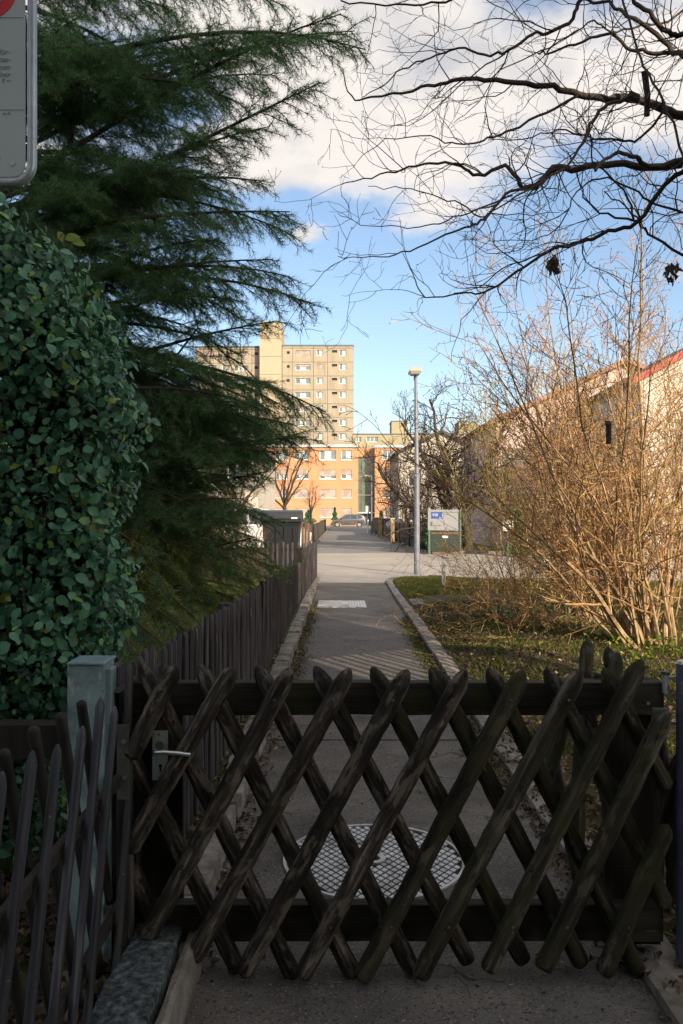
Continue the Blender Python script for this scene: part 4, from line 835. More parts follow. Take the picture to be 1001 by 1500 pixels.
for i, (pl_, r0, r1) in enumerate(mains):
    Ya = 5.0+rg.uniform(-.35, .35); Yb = Ya+rg.uniform(-.9, .9)
    if i in (4, 6): Ya = 5.1
    P_ = [W(500+a/2, b/2, Ya+(Yb-Ya)*k/(len(pl_)-1)) for k, (a, b) in enumerate(pl_)]
    if pl_[0][0] > 1090: P_[0:0] = [Vector((3.3, 5.2, P_[0].z-.6))]
    q = []
    for k in range(len(P_)-1):
        a, b = P_[k], P_[k+1]; a0 = P_[k-1] if k else a; b1 = P_[k+2] if k+2 < len(P_) else b
        for t in (0, .25, .5, .75):
            t2 = t*t; t3 = t2*t; p = .5*((2*a)+(b-a0)*t+(2*a0-5*a+4*b-b1)*t2+(3*a-a0-3*b+b1)*t3)
            q.append(p+Vector((rg.gauss(0, .004), rg.gauss(0, .01), rg.gauss(0, .004))))
    q.append(P_[-1])
    tb = TB(); tb.add(q, r0*.86, r1*.9, 7 if r0 > .012 else 5); smooth(O('branch', tb.into(MB()), M['dark_twig'], bt))
    Lt = sum((q[k+1]-q[k]).length for k in range(len(q)-1)); n_k = int(Lt*5.6)
    for j in range(n_k):
        t = rg.uniform(.12, 1); u_ = min(t, .999)*(len(q)-1); k = int(u_); p = q[k].lerp(q[k+1], u_-k); ax = (q[k+1]-q[k]).normalized()
        a = R(rg.uniform(25, 75)); pd = perp(ax); pd.y *= .6; dd = (ax*math.cos(a)+pd*math.sin(a)).normalized()
        pts = grow([twg], p, dd, rg.uniform(.15, .62), max(.0018, min((r0+(r1-r0)*t)*.5, .0045)), 0, cfg)
for (P, S), L_ in twg.g.items():
    for l in L_:
        if S == 3 and rg.random() < .3: budp.append(l[0][-1])
O('twigs', twg.into(MB()), M['dark_twig'], bt, kind='stuff')
def bud_mesh(ps, r, m, parent, nm='buds'):
    n = len(ps); p = np.array(ps); o_ = np.array([(1, 0, 0), (-.5, .87, 0), (-.5, -.87, 0), (0, 0, 1.8), (0, 0, -1.2)])*r
    v = (p[:, None, :]+o_[None]).reshape(-1, 3); f = (np.arange(n)*5)[:, None, None]+np.array([(0, 1, 3), (1, 2, 3), (2, 0, 3), (1, 0, 4), (2, 1, 4), (0, 2, 4)])[None]
    return O(nm, MB().add(v, f.reshape(-1, 3)), m, parent, kind='stuff')
bud_mesh(budp, .0035, M['brown_twig'], bt)
tb = TB(); tb.add([Vector((3.3, 5.2, z)) for z in np.linspace(0, 6.5, 8)], .16, .07, 12); smooth(O('trunk', tb.into(MB()), M['old_bark'], bt))
tb = TB(); a = W(945, 108, 5.0); b = W(948, 170, 5.05); tb.add([a+Vector((0, 0, .01)), a, a.lerp(b, .5)+Vector((.01, 0, 0)), b], .022, .018, 8); smooth(O('sawn_stub', tb.into(MB()), M['old_bark'], bt))
tb = TB(); a = W(921, 138, 5.0); tb.add([a, a+Vector((.03, 0, -.015)), a+Vector((.06, 0, -.03))], .026, .028, 8); smooth(O('knot', tb.into(MB()), M['old_bark'], bt))
def dry_cluster(px, py, Y, r, label):
    c = W(px, py, Y); n = 26; r2 = np.random.RandomState(int(px)); v, f = flat_leaves(*(np.array(c)[:, None]+r2.normal(0, r, (3, n))), .07, 3, 1.2)
    o = O('dry_leaves', MB().add(v, f), M['litter'], label=label, cat='dead leaves')
dry_cluster(811, 388, 5.0, .018, 'small brown clump of dead leaves hanging from a low bare branch')
dry_cluster(985, 398, 5.4, .03, 'golden brown dead leaves caught in the shrub top at the right edge')
# long hanging feeder in the shrub
hf = T('hanging_feeder', 'small dark upright object hanging among the shrub twigs before the pink wall', 'feeder', W(892, 652, 6.8))
cyl(hf, 'body', W(892, 650, 6.8), 'z', .021, .17, 'old_bark', 9, .026); cyl(hf, 'cap', W(891, 622, 6.8), 'z', .030, .03, 'old_fence', 9, .020)
tb = TB(); a = W(891, 614, 6.8); tb.add([a, a+Vector((0, 0, .1)), a+Vector((.02, 0, .25))], .002, .002, 4); O('wire', tb.into(MB()), M['dark_metal'], hf)

# ------------------------------------------------------------------ golden shrubs on the right
def shrub(name, label, base, n, H, spread, r0, m_stem, m_twig, cfg, seed, lean=(0, 0, 0), cat='shrub', group=None, stems=None, bs=.25, extra=0):
    rg.seed(seed); t = T(name, label, cat, base, group); tw = TB(); b = Vector(base)
    for i in range(n):
        a = rg.uniform(0, 6.28); sp = spread*rg.random()**.6; d = Vector((math.cos(a)*sp, math.sin(a)*sp, 1))+Vector(lean); d.normalize()
        p = b+Vector((rg.uniform(-bs, bs), rg.uniform(-bs, bs), -.03)); L = H*rg.uniform(.6, 1.1); r = r0*rg.uniform(.5, 1.1)
        st_ = TB(); grow([st_, tw], p, d, L, r, 0, cfg); O('stem', st_.into(MB()), m_stem, t)
    for (p, d, L, r) in stems or []:
        st_ = TB(); grow([st_, tw], Vector(p), Vector(d).normalized(), L, r, 0, cfg); O('stem', st_.into(MB()), m_stem, t)
    O('twigs', tw.into(MB()), m_twig, t, kind='stuff')
    bp = [l[0][-1] for k, L_ in tw.g.items() for l in L_ if rg.random() < .6]
    if bp: bud_mesh(bp, .006*(1+extra), M['brown_twig'], t)
    return t
cs = [dict(rmin=.0034, n=14, wig=.085, L=3.6, kids=13, t0=.12, ang=(18, 48), s=6, rr=.5, up=.01, taper=.2), dict(n=9, wig=.14, L=1.2, kids=6.5, t0=.12, ang=(22, 55), s=4, rr=.6, up=.02), dict(n=6, wig=.15, L=.40, kids=2.5, t0=.15, ang=(25, 60), s=3, rr=.7, up=.02), dict(n=3, wig=.12, L=.14, s=3)]
g1 = G(950, 962); g2 = G(885, 930); g3 = G(800, 905)
def st(pb, Yb, pt, Yt, r):
    a = W(*pb, Yb); b = W(*pt, Yt); a.z = .02; return (a, b-a, (b-a).length, r)
shrub('multistem_shrub', 'large sunlit golden multi-stemmed shrub leaning left from the right edge', (g1.x, g1.y, 0), 31, 4.3, .5, .021, M['gold_stem'], M['gold_twig'], cs, 11, lean=(-.12, -.05, 0),
      stems=[st((945, 960), 8.4, (740, 700), 7.4, .030), st((950, 955), 8.5, (700, 430), 8.0, .020), st((955, 958), 8.5, (760, 380), 8.2, .020), st((925, 950), 8.4, (640, 560), 7.6, .018), st((965, 955), 8.6, (900, 330), 8.4, .022), st((975, 955), 8.4, (990, 420), 8.2, .024), st((940, 950), 8.4, (820, 430), 8.2, .018)])
shrub('multistem_shrub', 'golden shrub with upright stems just left of the largest one', (g2.x, g2.y+.5, 0), 25, 3.6, .6, .018, M['gold_stem'], M['gold_twig'], cs, 12, lean=(-.15, 0, 0),
      stems=[st((880, 925), 9.5, (655, 500), 9.0, .014), st((860, 925), 9.8, (700, 560), 9.5, .014)])
cy = [dict(rmin=.0035, n=12, wig=.07, L=2.6, kids=9, t0=.15, ang=(18, 45), s=5, rr=.6, up=-.01, taper=.25), dict(n=7, wig=.11, L=.8, kids=5, t0=.15, ang=(25, 60), s=4, rr=.6), dict(n=5, wig=.13, L=.34, kids=2, t0=.2, ang=(30, 65), s=3, rr=.7), dict(n=3, wig=.12, L=.13, s=3)]
shrub('yellow_twig_shrub', 'yellow-twigged shrub behind the golden ones at the street edge', (2.95, 12.2, 0), 20, 3.4, .75, .011, M['yellow_twig'], M['yellow_twig'], cy, 13, bs=.4)
shrub('yellow_twig_shrub', 'yellow-stemmed arching shrub at the street bend, right of the small post', (4.2, 14.2, 0), 17, 4.2, .65, .012, M['yellow_twig'], M['gold_twig'], cy, 14, bs=.6)
shrub('multistem_shrub', 'tall thin-twigged golden shrub standing deeper along the right edge', (5.0, 11.5, 0), 30, 4.8, .5, .015, M['gold_stem'], M['gold_twig'], cs, 15, bs=.7)
ca = [dict(rmin=.0030, n=12, wig=.13, L=1.5, kids=8, t0=.1, ang=(25, 65), s=4, rr=.6, up=-.03, taper=.25), dict(n=7, wig=.16, L=.5, kids=4, t0=.15, ang=(30, 70), s=3, rr=.6), dict(n=4, wig=.15, L=.2, s=3)]
shrub('bramble', 'low tangle of arching pale twigs spilling over the verge below the golden shrub', (2.45, 10.6, 0), 46, 1.9, 1.5, .006, M['gold_twig'], M['gold_twig'], ca, 16, lean=(-.5, 0, 0), bs=.7)
shrub('bramble', 'low twig tangle beside the small grey post on the verge', (2.6, 14.4, 0), 26, 1.5, 1.5, .006, M['brown_twig'], M['gold_twig'], ca, 17, lean=(-.2, 0, .2), bs=.5)
# ivy mound on the ground under the shrubs
x = nr.normal(2.75, .38, 1500); y = nr.normal(11.4, .4, 1500); z = hR(x, y)+.28*np.exp(-((x-2.75)**2+(y-11.4)**2)/.3)*nr.rand(1500)
v_, f_ = flat_leaves(x, y, z, .075, 5, .8); O('ivy_mound', MB().add(v_, f_), M['hedge_leaf'], kind='stuff')

# ------------------------------------------------------------------ middle distance trees
cg = [dict(rmin=.009, n=10, wig=.20, L=4.2, kids=14, t0=.12, ang=(35, 75), s=8, rr=.55, up=.05, taper=.35), dict(n=8, wig=.22, L=2.4, kids=11, t0=.15, ang=(35, 75), s=5, rr=.55, up=.05, taper=.4), dict(n=7, wig=.20, L=.95, kids=7, t0=.15, ang=(30, 70), s=4, rr=.5, up=.08), dict(n=4, wig=.12, L=.40, s=3, up=.1)]
def tree(name, label, base, trunkH, r, lean, limbs, m, mt, cfg, seed, group=None, scale=1.0):
    rg.seed(seed); t = T(name, label, 'tree', base, group); b = Vector(base); top = b+Vector(lean)*trunkH+Vector((0, 0, trunkH))
    tb = TB(); tb.add([b-Vector((0, 0, .05)), b+Vector((.02, 0, trunkH*.08)), b.lerp(top, .4)+Vector((.05, 0, 0)), b.lerp(top, .7), top], r*1.25, r*.8, 10); smooth(O('trunk', tb.into(MB()), m, t))
    tw = TB()
    for (d, L, rr_) in limbs:
        s_ = TB(); grow([s_, tw], b.lerp(top, rg.uniform(.72, 1)), Vector(d).normalized(), L, r*rr_, 0, cfg); smooth(O('limb', s_.into(MB()), m, t))
    O('twigs', tw.into(MB()), mt, t, kind='stuff'); return t
tree('fruit_tree', 'gnarled dark leafless fruit tree behind the lamp post, over the notice board', (5.25, 34.0, 0), 1.8, .18, (-.12, 0, 0),
     [((-1.6, -.2, .75), 4.8, .7), ((-1.0, .1, 1.1), 5.0, .6), ((-.35, 0, 1.2), 5.0, .65), ((.35, .2, 1.3), 4.8, .6), ((1.2, -.2, 1.0), 3.0, .5), ((-.5, -1, .9), 2.8, .5), ((-1.3, .5, .6), 3.3, .5), ((.5, 1, 1), 2.6, .45), ((0, -.4, 1.6), 4.2, .55)], M['old_bark'], M['dark_twig'], cg, 21)
cd = [dict(rmin=.006, n=8, wig=.10, L=3, kids=9, t0=.15, ang=(20, 50), s=6, rr=.5, up=.04, taper=.3), dict(n=6, wig=.13, L=1.3, kids=6, t0=.1, ang=(25, 55), s=4, rr=.5, up=.03), dict(n=4, wig=.13, L=.6, kids=2, t0=.1, ang=(25, 55), s=3), dict(n=3, wig=.1, L=.3, s=3)]
sh = lambda nm, lb, b, n, H, sp, r, ms, mt, sd, cf=cd, bs=.4: shrub(nm, lb, b, n, H, sp, r, ms, mt, cf, sd, bs=bs, cat='bush')
sh('bare_bush', 'reddish brown leafless bush between the board fence and the lamp post', (4.1, 38, 0), 16, 3.9, .55, .03, M['brown_twig'], M['brown_twig'], 31, bs=.6)
sh('bare_bush', 'brown leafless bush behind the left end of the roadside fence', (3.7, 46, 0), 18, 4.8, .55, .03, M['brown_twig'], M['brown_twig'], 32, bs=.8)
sh('bare_bush', 'dense brown leafless bush directly behind the notice board', (5.1, 36.5, 0), 16, 3.0, .6, .03, M['brown_twig'], M['brown_twig'], 33, bs=.7)
sh('bare_bush', 'pale brown leafless bush beside the pink house', (7.4, 33.5, 0), 14, 3.2, .6, .03, M['gold_stem'], M['brown_twig'], 34, bs=.8)
sh('bare_bush', 'low reddish bare bush in front of the dark rubbish container', (-2.45, 17.6, 0), 60, 1.5, .7, .010, M['brown_twig'], M['brown_twig'], 35,
   cf=[dict(n=7, wig=.12, L=1.2, kids=8, t0=.1, ang=(20, 55), s=4, rr=.6, up=.02), dict(n=5, wig=.14, L=.5, kids=4, t0=.1, ang=(25, 60), s=3), dict(n=3, wig=.1, L=.22, s=3)], bs=.6)
sh('bare_bush', 'wide brown bare bush under the conifer left of the container', (-3.4, 19, 0), 44, 2.0, .8, .012, M['brown_twig'], M['brown_twig'], 36, bs=.7)
tree('bare_tree', 'slim leafless tree before the left part of the orange building', (-4.3, 62, 0), 2.3, .16, (0, 0, 0), [((-.5, 0, 1), 4, .6), ((.3, 0, 1.2), 4.6, .6), ((.7, .2, 1), 3.6, .5), ((-.2, .3, 1.5), 4.6, .6), ((-1, -.2, 1), 3.2, .5), ((.1, -.4, 1.4), 4.4, .5)], M['old_bark'], M['brown_twig'], cd, 22)
tree('bare_tree', 'twiggy leafless tree before the pale left house, behind the white van', (-4.9, 39, 0), 1.6, .10, (0, 0, 0), [((-.5, 0, 1), 3, .6), ((.4, 0, 1.2), 3.2, .6), ((.8, .3, 1), 2.6, .6), ((-.9, -.3, 1.2), 2.6, .6), ((0, .2, 1), 3.0, .5)], M['old_bark'], M['brown_twig'], cd, 24)
tree('bare_tree', 'small leafless tree left of the parked grey car', (-2.75, 74, 0), 1.6, .09, (0, 0, 0), [((-.5, 0, 1), 2.4, .6), ((.4, 0, 1.2), 2.6, .6), ((.1, .3, 1.5), 2.8, .6), ((-.1, -.3, 1.2), 2.4, .6)], M['old_bark'], M['brown_twig'], cd, 23)
def conifer_small(label, base, H, Rr, seed):
    t = T('small_conifer', label, 'shrub', base); r2 = np.random.RandomState(seed); n = 2600; z = r2.rand(n)**1.2*H; rad = Rr*(1-z/H)**.8*(.75+.25*np.sin(z*9)); a = r2.uniform(0, 6.283, n); q = rad*r2.rand(n)**.4
    v, f = flat_leaves(base[0]+q*np.cos(a), base[1]+q*np.sin(a), base[2]+.05+z, .16, seed, .9); O('foliage', MB().add(v, f), M['hedge_leaf'], t, kind='stuff')
    tb = TB(); tb.add([Vector(base), Vector(base)+Vector((0, 0, H*.5)), Vector(base)+Vector((0, 0, H*.9))], .05, .01, 6); O('stem', tb.into(MB()), M['old_bark'], t)
conifer_small('small dark pointed evergreen behind the parked grey car', (-.85, 104, 0), 2.4, .75, 1)
conifer_small('small green bush beside the far left fence', (-3.3, 82, 0), 1.9, 1.3, 2)
conifer_small('green clipped bush behind the white bags at the roadside fence', (2.0+.9, 60, 0), 1.7, .5, 3)
conifer_small('dark green bush at the foot of the board fence right of the lamp post', (3.5, 33.2, 0), 1.0, .45, 4)
conifer_small('dark evergreen shrub in the garden right of the notice board', (6.3, 29.5, 0), 1.9, .7, 5)
conifer_small('dark green hedge bush at the right edge beside the cream house', (11.6, 27.2, 0), 1.6, 1.3, 6)
# ------------------------------------------------------------------ buildings
def holes_mesh(mb, x0, x1, z0, z1, Y, holes, depth):
    """front face at Y (facing -Y) with rectangular holes and reveals going back by depth"""
    hs = [(max(a, x0), min(b, x1), max(c, z0), min(d, z1)) for a, b, c, d in holes if a < x1 and b > x0 and c < z1 and d > z0]
    xs = sorted({x0, x1, *[h[0] for h in hs], *[h[1] for h in hs]}); zs = sorted({z0, z1, *[h[2] for h in hs], *[h[3] for h in hs]})
    for a, b in zip(xs[:-1], xs[1:]):
        for c, d in zip(zs[:-1], zs[1:]):
            mx_, mz_ = (a+b)/2, (c+d)/2
            if any(h[0] < mx_ < h[1] and h[2] < mz_ < h[3] for h in hs): continue
            mb.add([(a, Y, c), (b, Y, c), (b, Y, d), (a, Y, d)], [(0, 1, 2, 3)])
    for a, b, c, d in hs:
        e = Y+depth; mb.add([(a, Y, c), (b, Y, c), (b, Y, d), (a, Y, d), (a, e, c), (b, e, c), (b, e, d), (a, e, d)], [(0, 1, 5, 4), (1, 2, 6, 5), (2, 3, 7, 6), (3, 0, 4, 7)])
    return mb
def window(root, a, b, c, d, Y, nm=1, shut=0, gm='glass', frame=.06, sill=True, curtain=None):
    """window part with frame, panes, sill, shutter as sub-parts; Y is the back of the reveal"""
    f = MB(); fw = frame
    f.box(a, b, Y-.05, Y+.03, c, c+fw); f.box(a, b, Y-.05, Y+.03, d-fw, d); f.box(a, a+fw, Y-.049, Y+.03, c+fw, d-fw); f.box(b-fw, b, Y-.049, Y+.03, c+fw, d-fw)
    for i in range(1, nm): x = a+(b-a)*i/nm; f.box(x-fw*.6, x+fw*.6, Y-.048, Y+.03, c+fw, d-fw)
    wn = O('window', f, M['white_paint'], root)
    for i in range(nm):
        xa = a+(b-a)*i/nm+fw*.5; xb = a+(b-a)*(i+1)/nm-fw*.5
        O('pane', MB().add([(xa, Y, c+fw*.5), (xb, Y, c+fw*.5), (xb, Y, d-fw*.5), (xa, Y, d-fw*.5)], [(0, 1, 2, 3)]), M[curtain if curtain and i % 2 == 1 else gm], wn)
    if shut: O('shutter', MB().box(a+.01, b-.01, Y-.12, Y-.07, d-(d-c)*shut, d-.01), M['shutter'], wn)
    if sill: O('sill', MB().box(a-.04, b+.04, Y-.30, Y-.051, c-.10, c-.001), M['coping'], wn)
    return wn
# tower block
YT = 165.0; kT = YT/F
TX = lambda px: (px-CX)*kT
TZ = lambda py: EYE-(py-HY)*kT
tw_ = T('tower_block', 'tall beige concrete apartment tower with rows of small windows in the distance', 'apartment tower', (TX(450), YT, 0))
rows = [516.5+20.4*i for i in range(12)]
specs = [(420.5, 424.5, -2, 2, 'vent'), (433, 455, -3.2, 5.2, 'w3'), (464, 473.5, -4, 4.8, 'w2'), (486.5, 494, -3.6, 0, 'vent'), (497, 507.5, -4, 4.8, 'w2')]
lspecs = [(372, 377.5, -2, 2, 'vent'), (341.5, 363, -3.2, 5.2, 'w3'), (324, 334, -4, 4.8, 'w2'), (298, 316, -3.2, 5.2, 'w3')]
rsh = random.Random(12)
def tower_face(x0, x1, Yf, specs, panel_edges, wallm, lrows, ztop, panels=True):
    holes = []; wins = []
    for r_i, ry in enumerate(lrows):
        for s in specs:
            a, b, c, d = TX(s[0]), TX(s[1]), TZ(ry+s[3]), TZ(ry+s[2]); holes.append((a, b, c, d)); wins.append((a, b, c, d, s[4], r_i))
    edges = [TX(e) for e in panel_edges]; zed = [0]+sorted(TZ(ry-6.5) for ry in lrows)+[ztop]; zed = sorted(set(zed)); g = .045
    for a, b in zip(edges[:-1], edges[1:]):
        for c, d in zip(zed[:-1], zed[1:]):
            m_ = holes_mesh(MB(), a+g, b-g, c+g, d-g, Yf-.06, holes, .30)
            m_.add([(a+g, Yf-.06, c+g), (b-g, Yf-.06, c+g), (b-g, Yf-.06, d-g), (a+g, Yf-.06, d-g), (a+g, Yf, c+g), (b-g, Yf, c+g), (b-g, Yf, d-g), (a+g, Yf, d-g)], [(0, 4, 5, 1), (1, 5, 6, 2), (2, 6, 7, 3), (3, 7, 4, 0)])
            O('facade_panel', m_, wallm, tw_)
    m_ = holes_mesh(MB(), edges[0], edges[-1], 0, ztop, Yf+.001, holes, .2); O('wall_core', m_, M['joint'], tw_)
    for a, b, c, d, k, r_i in wins:
        if k == 'vent':
            O('loggia_opening', MB().box(a, b, Yf+.24, Yf+.26, c, d), M['dark_plastic'], tw_)
        else:
            q = rsh.random(); window(tw_, a, b, c, d, Yf+.2, 3 if k == 'w3' else 2, shut=(1 if q < .08 or (r_i == 0 and k == 'w3') else .35 if q < .2 else 0), frame=.10, sill=False, curtain='curtain')
tower_face(413.5, 518, YT, specs, [413.5, 429, 459.5, 480, 518], M['tower_wall'], rows, TZ(507))
tower_face(285, 381, YT+1.2, lspecs, [285, 320, 338, 368, 381], M['tower_wall'], rows, TZ(507))
O('tower_body', MB().box(TX(413.6), TX(517.9), YT+.5, YT+14, 0, TZ(507.2)).box(TX(285.2), TX(413.2), YT+1.8, YT+14, 0, TZ(507.3)), M['tower_wall'], tw_)
bx0, bx1 = TX(381), TX(413.4)
for i, (c, d) in enumerate([(0, 8), (8, 17), (17, 26)]+[(26+i*3.6, 26+(i+1)*3.6-0) for i in range(3)]+[(36.8, TZ(472))]):
    O('facade_panel', MB().box(bx0+.03, bx1-.03, YT-.95, YT-.8, c+.03, d-.03), M['tower_light'], tw_)
O('stair_tower', MB().box(bx0+.05, bx1-.05, YT-.8, YT+8, 0, TZ(472.3)), M['tower_light'], tw_)
O('roof_edge', MB().box(TX(413.4), TX(518.4), YT-.16, YT+14.1, TZ(507), TZ(505)).box(TX(284.6), TX(381), YT+1.0, YT+14.1, TZ(506.9), TZ(505)), M['dark_edge'], tw_)
O('roof_antenna', MB().box(TX(499), TX(499.4), YT+3, YT+3.06, TZ(505), TZ(497)), M['dark_metal'], tw_)
# low yellow block behind
YL = 150.0; kL = YL/F; LX = lambda p: (p-CX)*kL; LZ = lambda p: EYE-(p-HY)*kL
lb = T('yellow_block', 'long low yellow apartment block with roof boxes right of the tower', 'apartment block', (LX(600), YL, 0))
lh = []; 
for ry in (643, 666, 689):
    for (a, b) in ((521.5, 529.5), (537, 554), (600, 608), (618, 634), (646, 662), (672, 690)): lh.append((LX(a), LX(b), LZ(ry+4.5), LZ(ry-3)))
O('wall', holes_mesh(MB(), LX(517), LX(700), 0, LZ(636.2), YL, lh, .25).box(LX(517.05), LX(699.9), YL+.3, YL+11, 0, LZ(636.4)), M['yellow_wall'], lb)
for h in lh: window(lb, *h, YL+.24, 2 if h[1]-h[0] < 1.5 else 3, frame=.09, sill=False)
O('roof_edge', MB().box(LX(516.8), LX(700.2), YL-.15, YL+11, LZ(636.2), LZ(635)), M['dark_edge'], lb)
for (a, b, t_) in ((574, 597, 617), (673, 700, 618)): O('roof_box', MB().box(LX(a), LX(b), YL+.4, YL+6, LZ(635)+.01, LZ(t_)), M['yellow_wall'], lb); O('roof_cap', MB().box(LX(a)-.1, LX(b)+.1, YL+.3, YL+6.1, LZ(t_)+.001, LZ(t_)+.16), M['dark_edge'], lb)
# orange building
YO = 112.0; kO = YO/F; OX = lambda p: (p-CX)*kO; OZ = lambda p: EYE-(p-HY)*kO
ob = T('orange_building', 'four-storey orange apartment building with a tall glazed stairwell at the end of the road', 'apartment building', (OX(500), YO, 0))
wr = [(659.5, 673.5, 0), (688, 701.5, .55), (716.5, 729, 1), (744.5, 757.5, 1)]
cols = [(468.5, 492.5, 3), (500, 515.5, 2), (432, 452, 3), (403, 422, 3), (372, 392, 3)]
holes = [(OX(a), OX(b), OZ(y1), OZ(y0)) for (y0, y1, s) in wr for (a, b, n) in cols]
O('wall', holes_mesh(MB(), OX(350), OX(525), 0, OZ(655), YO, holes, .22).box(OX(350.1), OX(524.6), YO+.3, YO+12, 0, OZ(655.2)).box(OX(524.6), OX(525), YO+.001, YO+12.1, 0, OZ(655.1)), M['orange_wall'], ob)
for (y0, y1, s) in wr:
    for (a, b, n) in cols:
        window(ob, OX(a), OX(b), OZ(y1), OZ(y0), YO+.2, n, shut=0 if s == 0 else (.72 if s < 1 and b-a > 20 else s), frame=.07, curtain='curtain')
O('coping', MB().box(OX(349), OX(526), YO-.25, YO+12, OZ(655)+.001, OZ(651.5)), M['coping'], ob)
YG = YO+1.6; kG = YG/F; gX = lambda p: (p-CX)*kG; gZ = lambda p: EYE-(p-HY)*kG
O('recess_wall', MB().box(gX(524.8), gX(549), YG-.25, YG+8, gZ(669), gZ(656.5)).box(gX(524.8), gX(549), YG-.02, YG+8, 0, gZ(750)), M['orange_wall'], ob)
sg_ = O('stair_glazing', MB().box(gX(525), gX(526), YG-.1, YG, gZ(750), gZ(669)), M['dark_edge'], ob)
for y_ in (669.3, 697.5, 698.8, 724.5, 726, 749.5): O('transom', MB().box(gX(526), gX(548.5), YG-.12, YG, gZ(y_)-.03, gZ(y_)+.04), M['dark_edge'], sg_)
for x_ in (530, 548): O('mullion', MB().box(gX(x_)-.04, gX(x_)+.04, YG-.14, YG-.121, gZ(749.8), gZ(669)), M['dark_edge'], sg_)
for (y0, y1) in ((669.5, 697.3), (699, 724.3), (726.2, 749.3)):
    for (a, b) in ((526, 529.7), (530.3, 547.7)): O('pane', MB().add([(gX(a), YG-.05, gZ(y1)), (gX(b), YG-.05, gZ(y1)), (gX(b), YG-.05, gZ(y0)), (gX(a), YG-.05, gZ(y0))], [(0, 1, 2, 3)]), M['stair_glass'], sg_)
O('door', MB().box(OX(527), OX(545), YG-.35, YG-.30, 0, OZ(752.5)), M['dark_edge'], ob); O('entrance_canopy', MB().box(OX(524.8), OX(549), YO+.3, YG-.1, OZ(752), OZ(750.4)), M['coping'], ob)
hr = [(OX(a), OX(b), OZ(y1), OZ(y0)) for (y0, y1, s) in wr for (a, b) in ((560, 575), (588, 610), (624, 646))]
O('wall', holes_mesh(MB(), OX(549), OX(670), 0, OZ(656), YO-.6, hr, .22).box(OX(549.05), OX(669.9), YO-.3, YO+12, 0, OZ(656.2)).box(OX(549), OX(549.04), YO-.6, YO+12, 0, OZ(656.1)), M['orange_wall'], ob)
for i, h in enumerate(hr): window(ob, *h, YO-.4, 2, shut=[0, .4, .8, 1][i//3], frame=.07)
O('coping', MB().box(OX(548.6), OX(671), YO-.85, YO+12, OZ(656)+.001, OZ(652.8)), M['coping'], ob)
# garden houses
def house(name, label, x0, x1, Yf, Yb, ze, pitch, wm, trim, rm, wins, ridge='y', ov=.35, parts=(), chimney=False):
    t = T(name, label, 'house', ((x0+x1)/2, Yf, 0)); xm = (x0+x1)/2; zr = ze+(x1-x0)/2*math.tan(R(pitch))
    m_ = holes_mesh(MB(), x0, x1, 0, ze, Yf, [w_[:4] for w_ in wins], .18)
    m_.add([(x0, Yf, ze), (x1, Yf, ze), (xm, Yf, zr), (x0, Yb, ze), (x1, Yb, ze), (xm, Yb, zr), (x0, Yf, 0), (x1, Yf, 0), (x0, Yb, 0), (x1, Yb, 0)], [(0, 1, 2), (5, 4, 3), (6, 0, 3, 8), (1, 7, 9, 4), (3, 4, 9, 8)])
    O('wall', m_, wm, t)
    tp_ = math.tan(R(pitch)); th = .10; Y0 = Yf-ov
    for s in (-1, 1):
        xe = xm+s*((x1-x0)/2+ov); zl = zr-((x1-x0)/2+ov)*tp_
        O('roof', MB().prism([(xm, zr+.02), (xe, zl+.02), (xe, zl+.02+th), (xm, zr+.02+th)], 'y', Y0, Yb+ov), rm, t)
        O('verge_board', MB().prism([(xm, zr-.10), (xe, zl-.10), (xe, zl+.13), (xm, zr+.13)], 'y', Y0-.03, Y0-.002), trim, t)
    for w_ in wins: window(t, *w_[:4], Yf+.16, w_[4], shut=w_[5] if len(w_) > 5 else 0, frame=.06)
    if chimney: O('chimney', MB().box(xm-2, xm-1.4, Yf+3, Yf+3.6, zr-1.4, zr+.6), M['brick'], t)
    return t
house('cream_house', 'sunlit cream house with a red verge board at the right edge', 10.95, 19.4, 30.0, 40, 6.55, 28, M['cream_wall'], M['red_trim'], M['roof_tile'], [(13.2, 14.3, 1.0, 2.2, 2), (12.2, 13.2, 3.8, 5.0, 2), (15.4, 16.6, 3.8, 5.0, 2)])
house('pink_house', 'pale pink rendered house gable behind the golden shrubs', 7.0, 18.6, 37.0, 47, 5.8, 24.5, M['pink_wall'], M['pink_verge'], M['roof_tile'], [(7.2, 8.4, 3.2, 4.5, 2), (10.2, 11.4, 3.2, 4.5, 2), (7.2, 8.6, .9, 2.2, 2), (10.2, 11.4, .9, 2.2, 2, .5)])
house('white_house', 'whitish house half hidden behind the gnarled fruit tree', 4.6, 11.5, 66, 78, 6.6, 25, M['cream_wall'], M['roof_dark'], M['roof_dark'], [(5.4, 6.4, 3.8, 5.1, 2), (7.6, 8.6, 3.8, 5.1, 2), (5.4, 6.4, 1.0, 2.3, 2)])
house('white_house', 'pale house with a dark roof seen through the conifer on the left', -14.9, -4.7, 46, 58, 5.2, 24, M['cream_wall'], M['roof_dark'], M['roof_dark'], [(-12.6, -11.2, 3.2, 4.4, 2), (-9.4, -8.2, 3.2, 4.4, 2), (-6.4, -5.4, 3.2, 4.4, 2), (-9.4, -8.2, .9, 2.1, 2)], chimney=True)
house('white_house', 'near white house with a dark gable just right of the hedge top', -11.5, -5.3, 28, 38, 4.6, 27, M['cream_wall'], M['roof_dark'], M['roof_dark'], [(-8.4, -7.2, 3.1, 4.2, 2), (-6.8, -6.0, .9, 2.1, 2)])

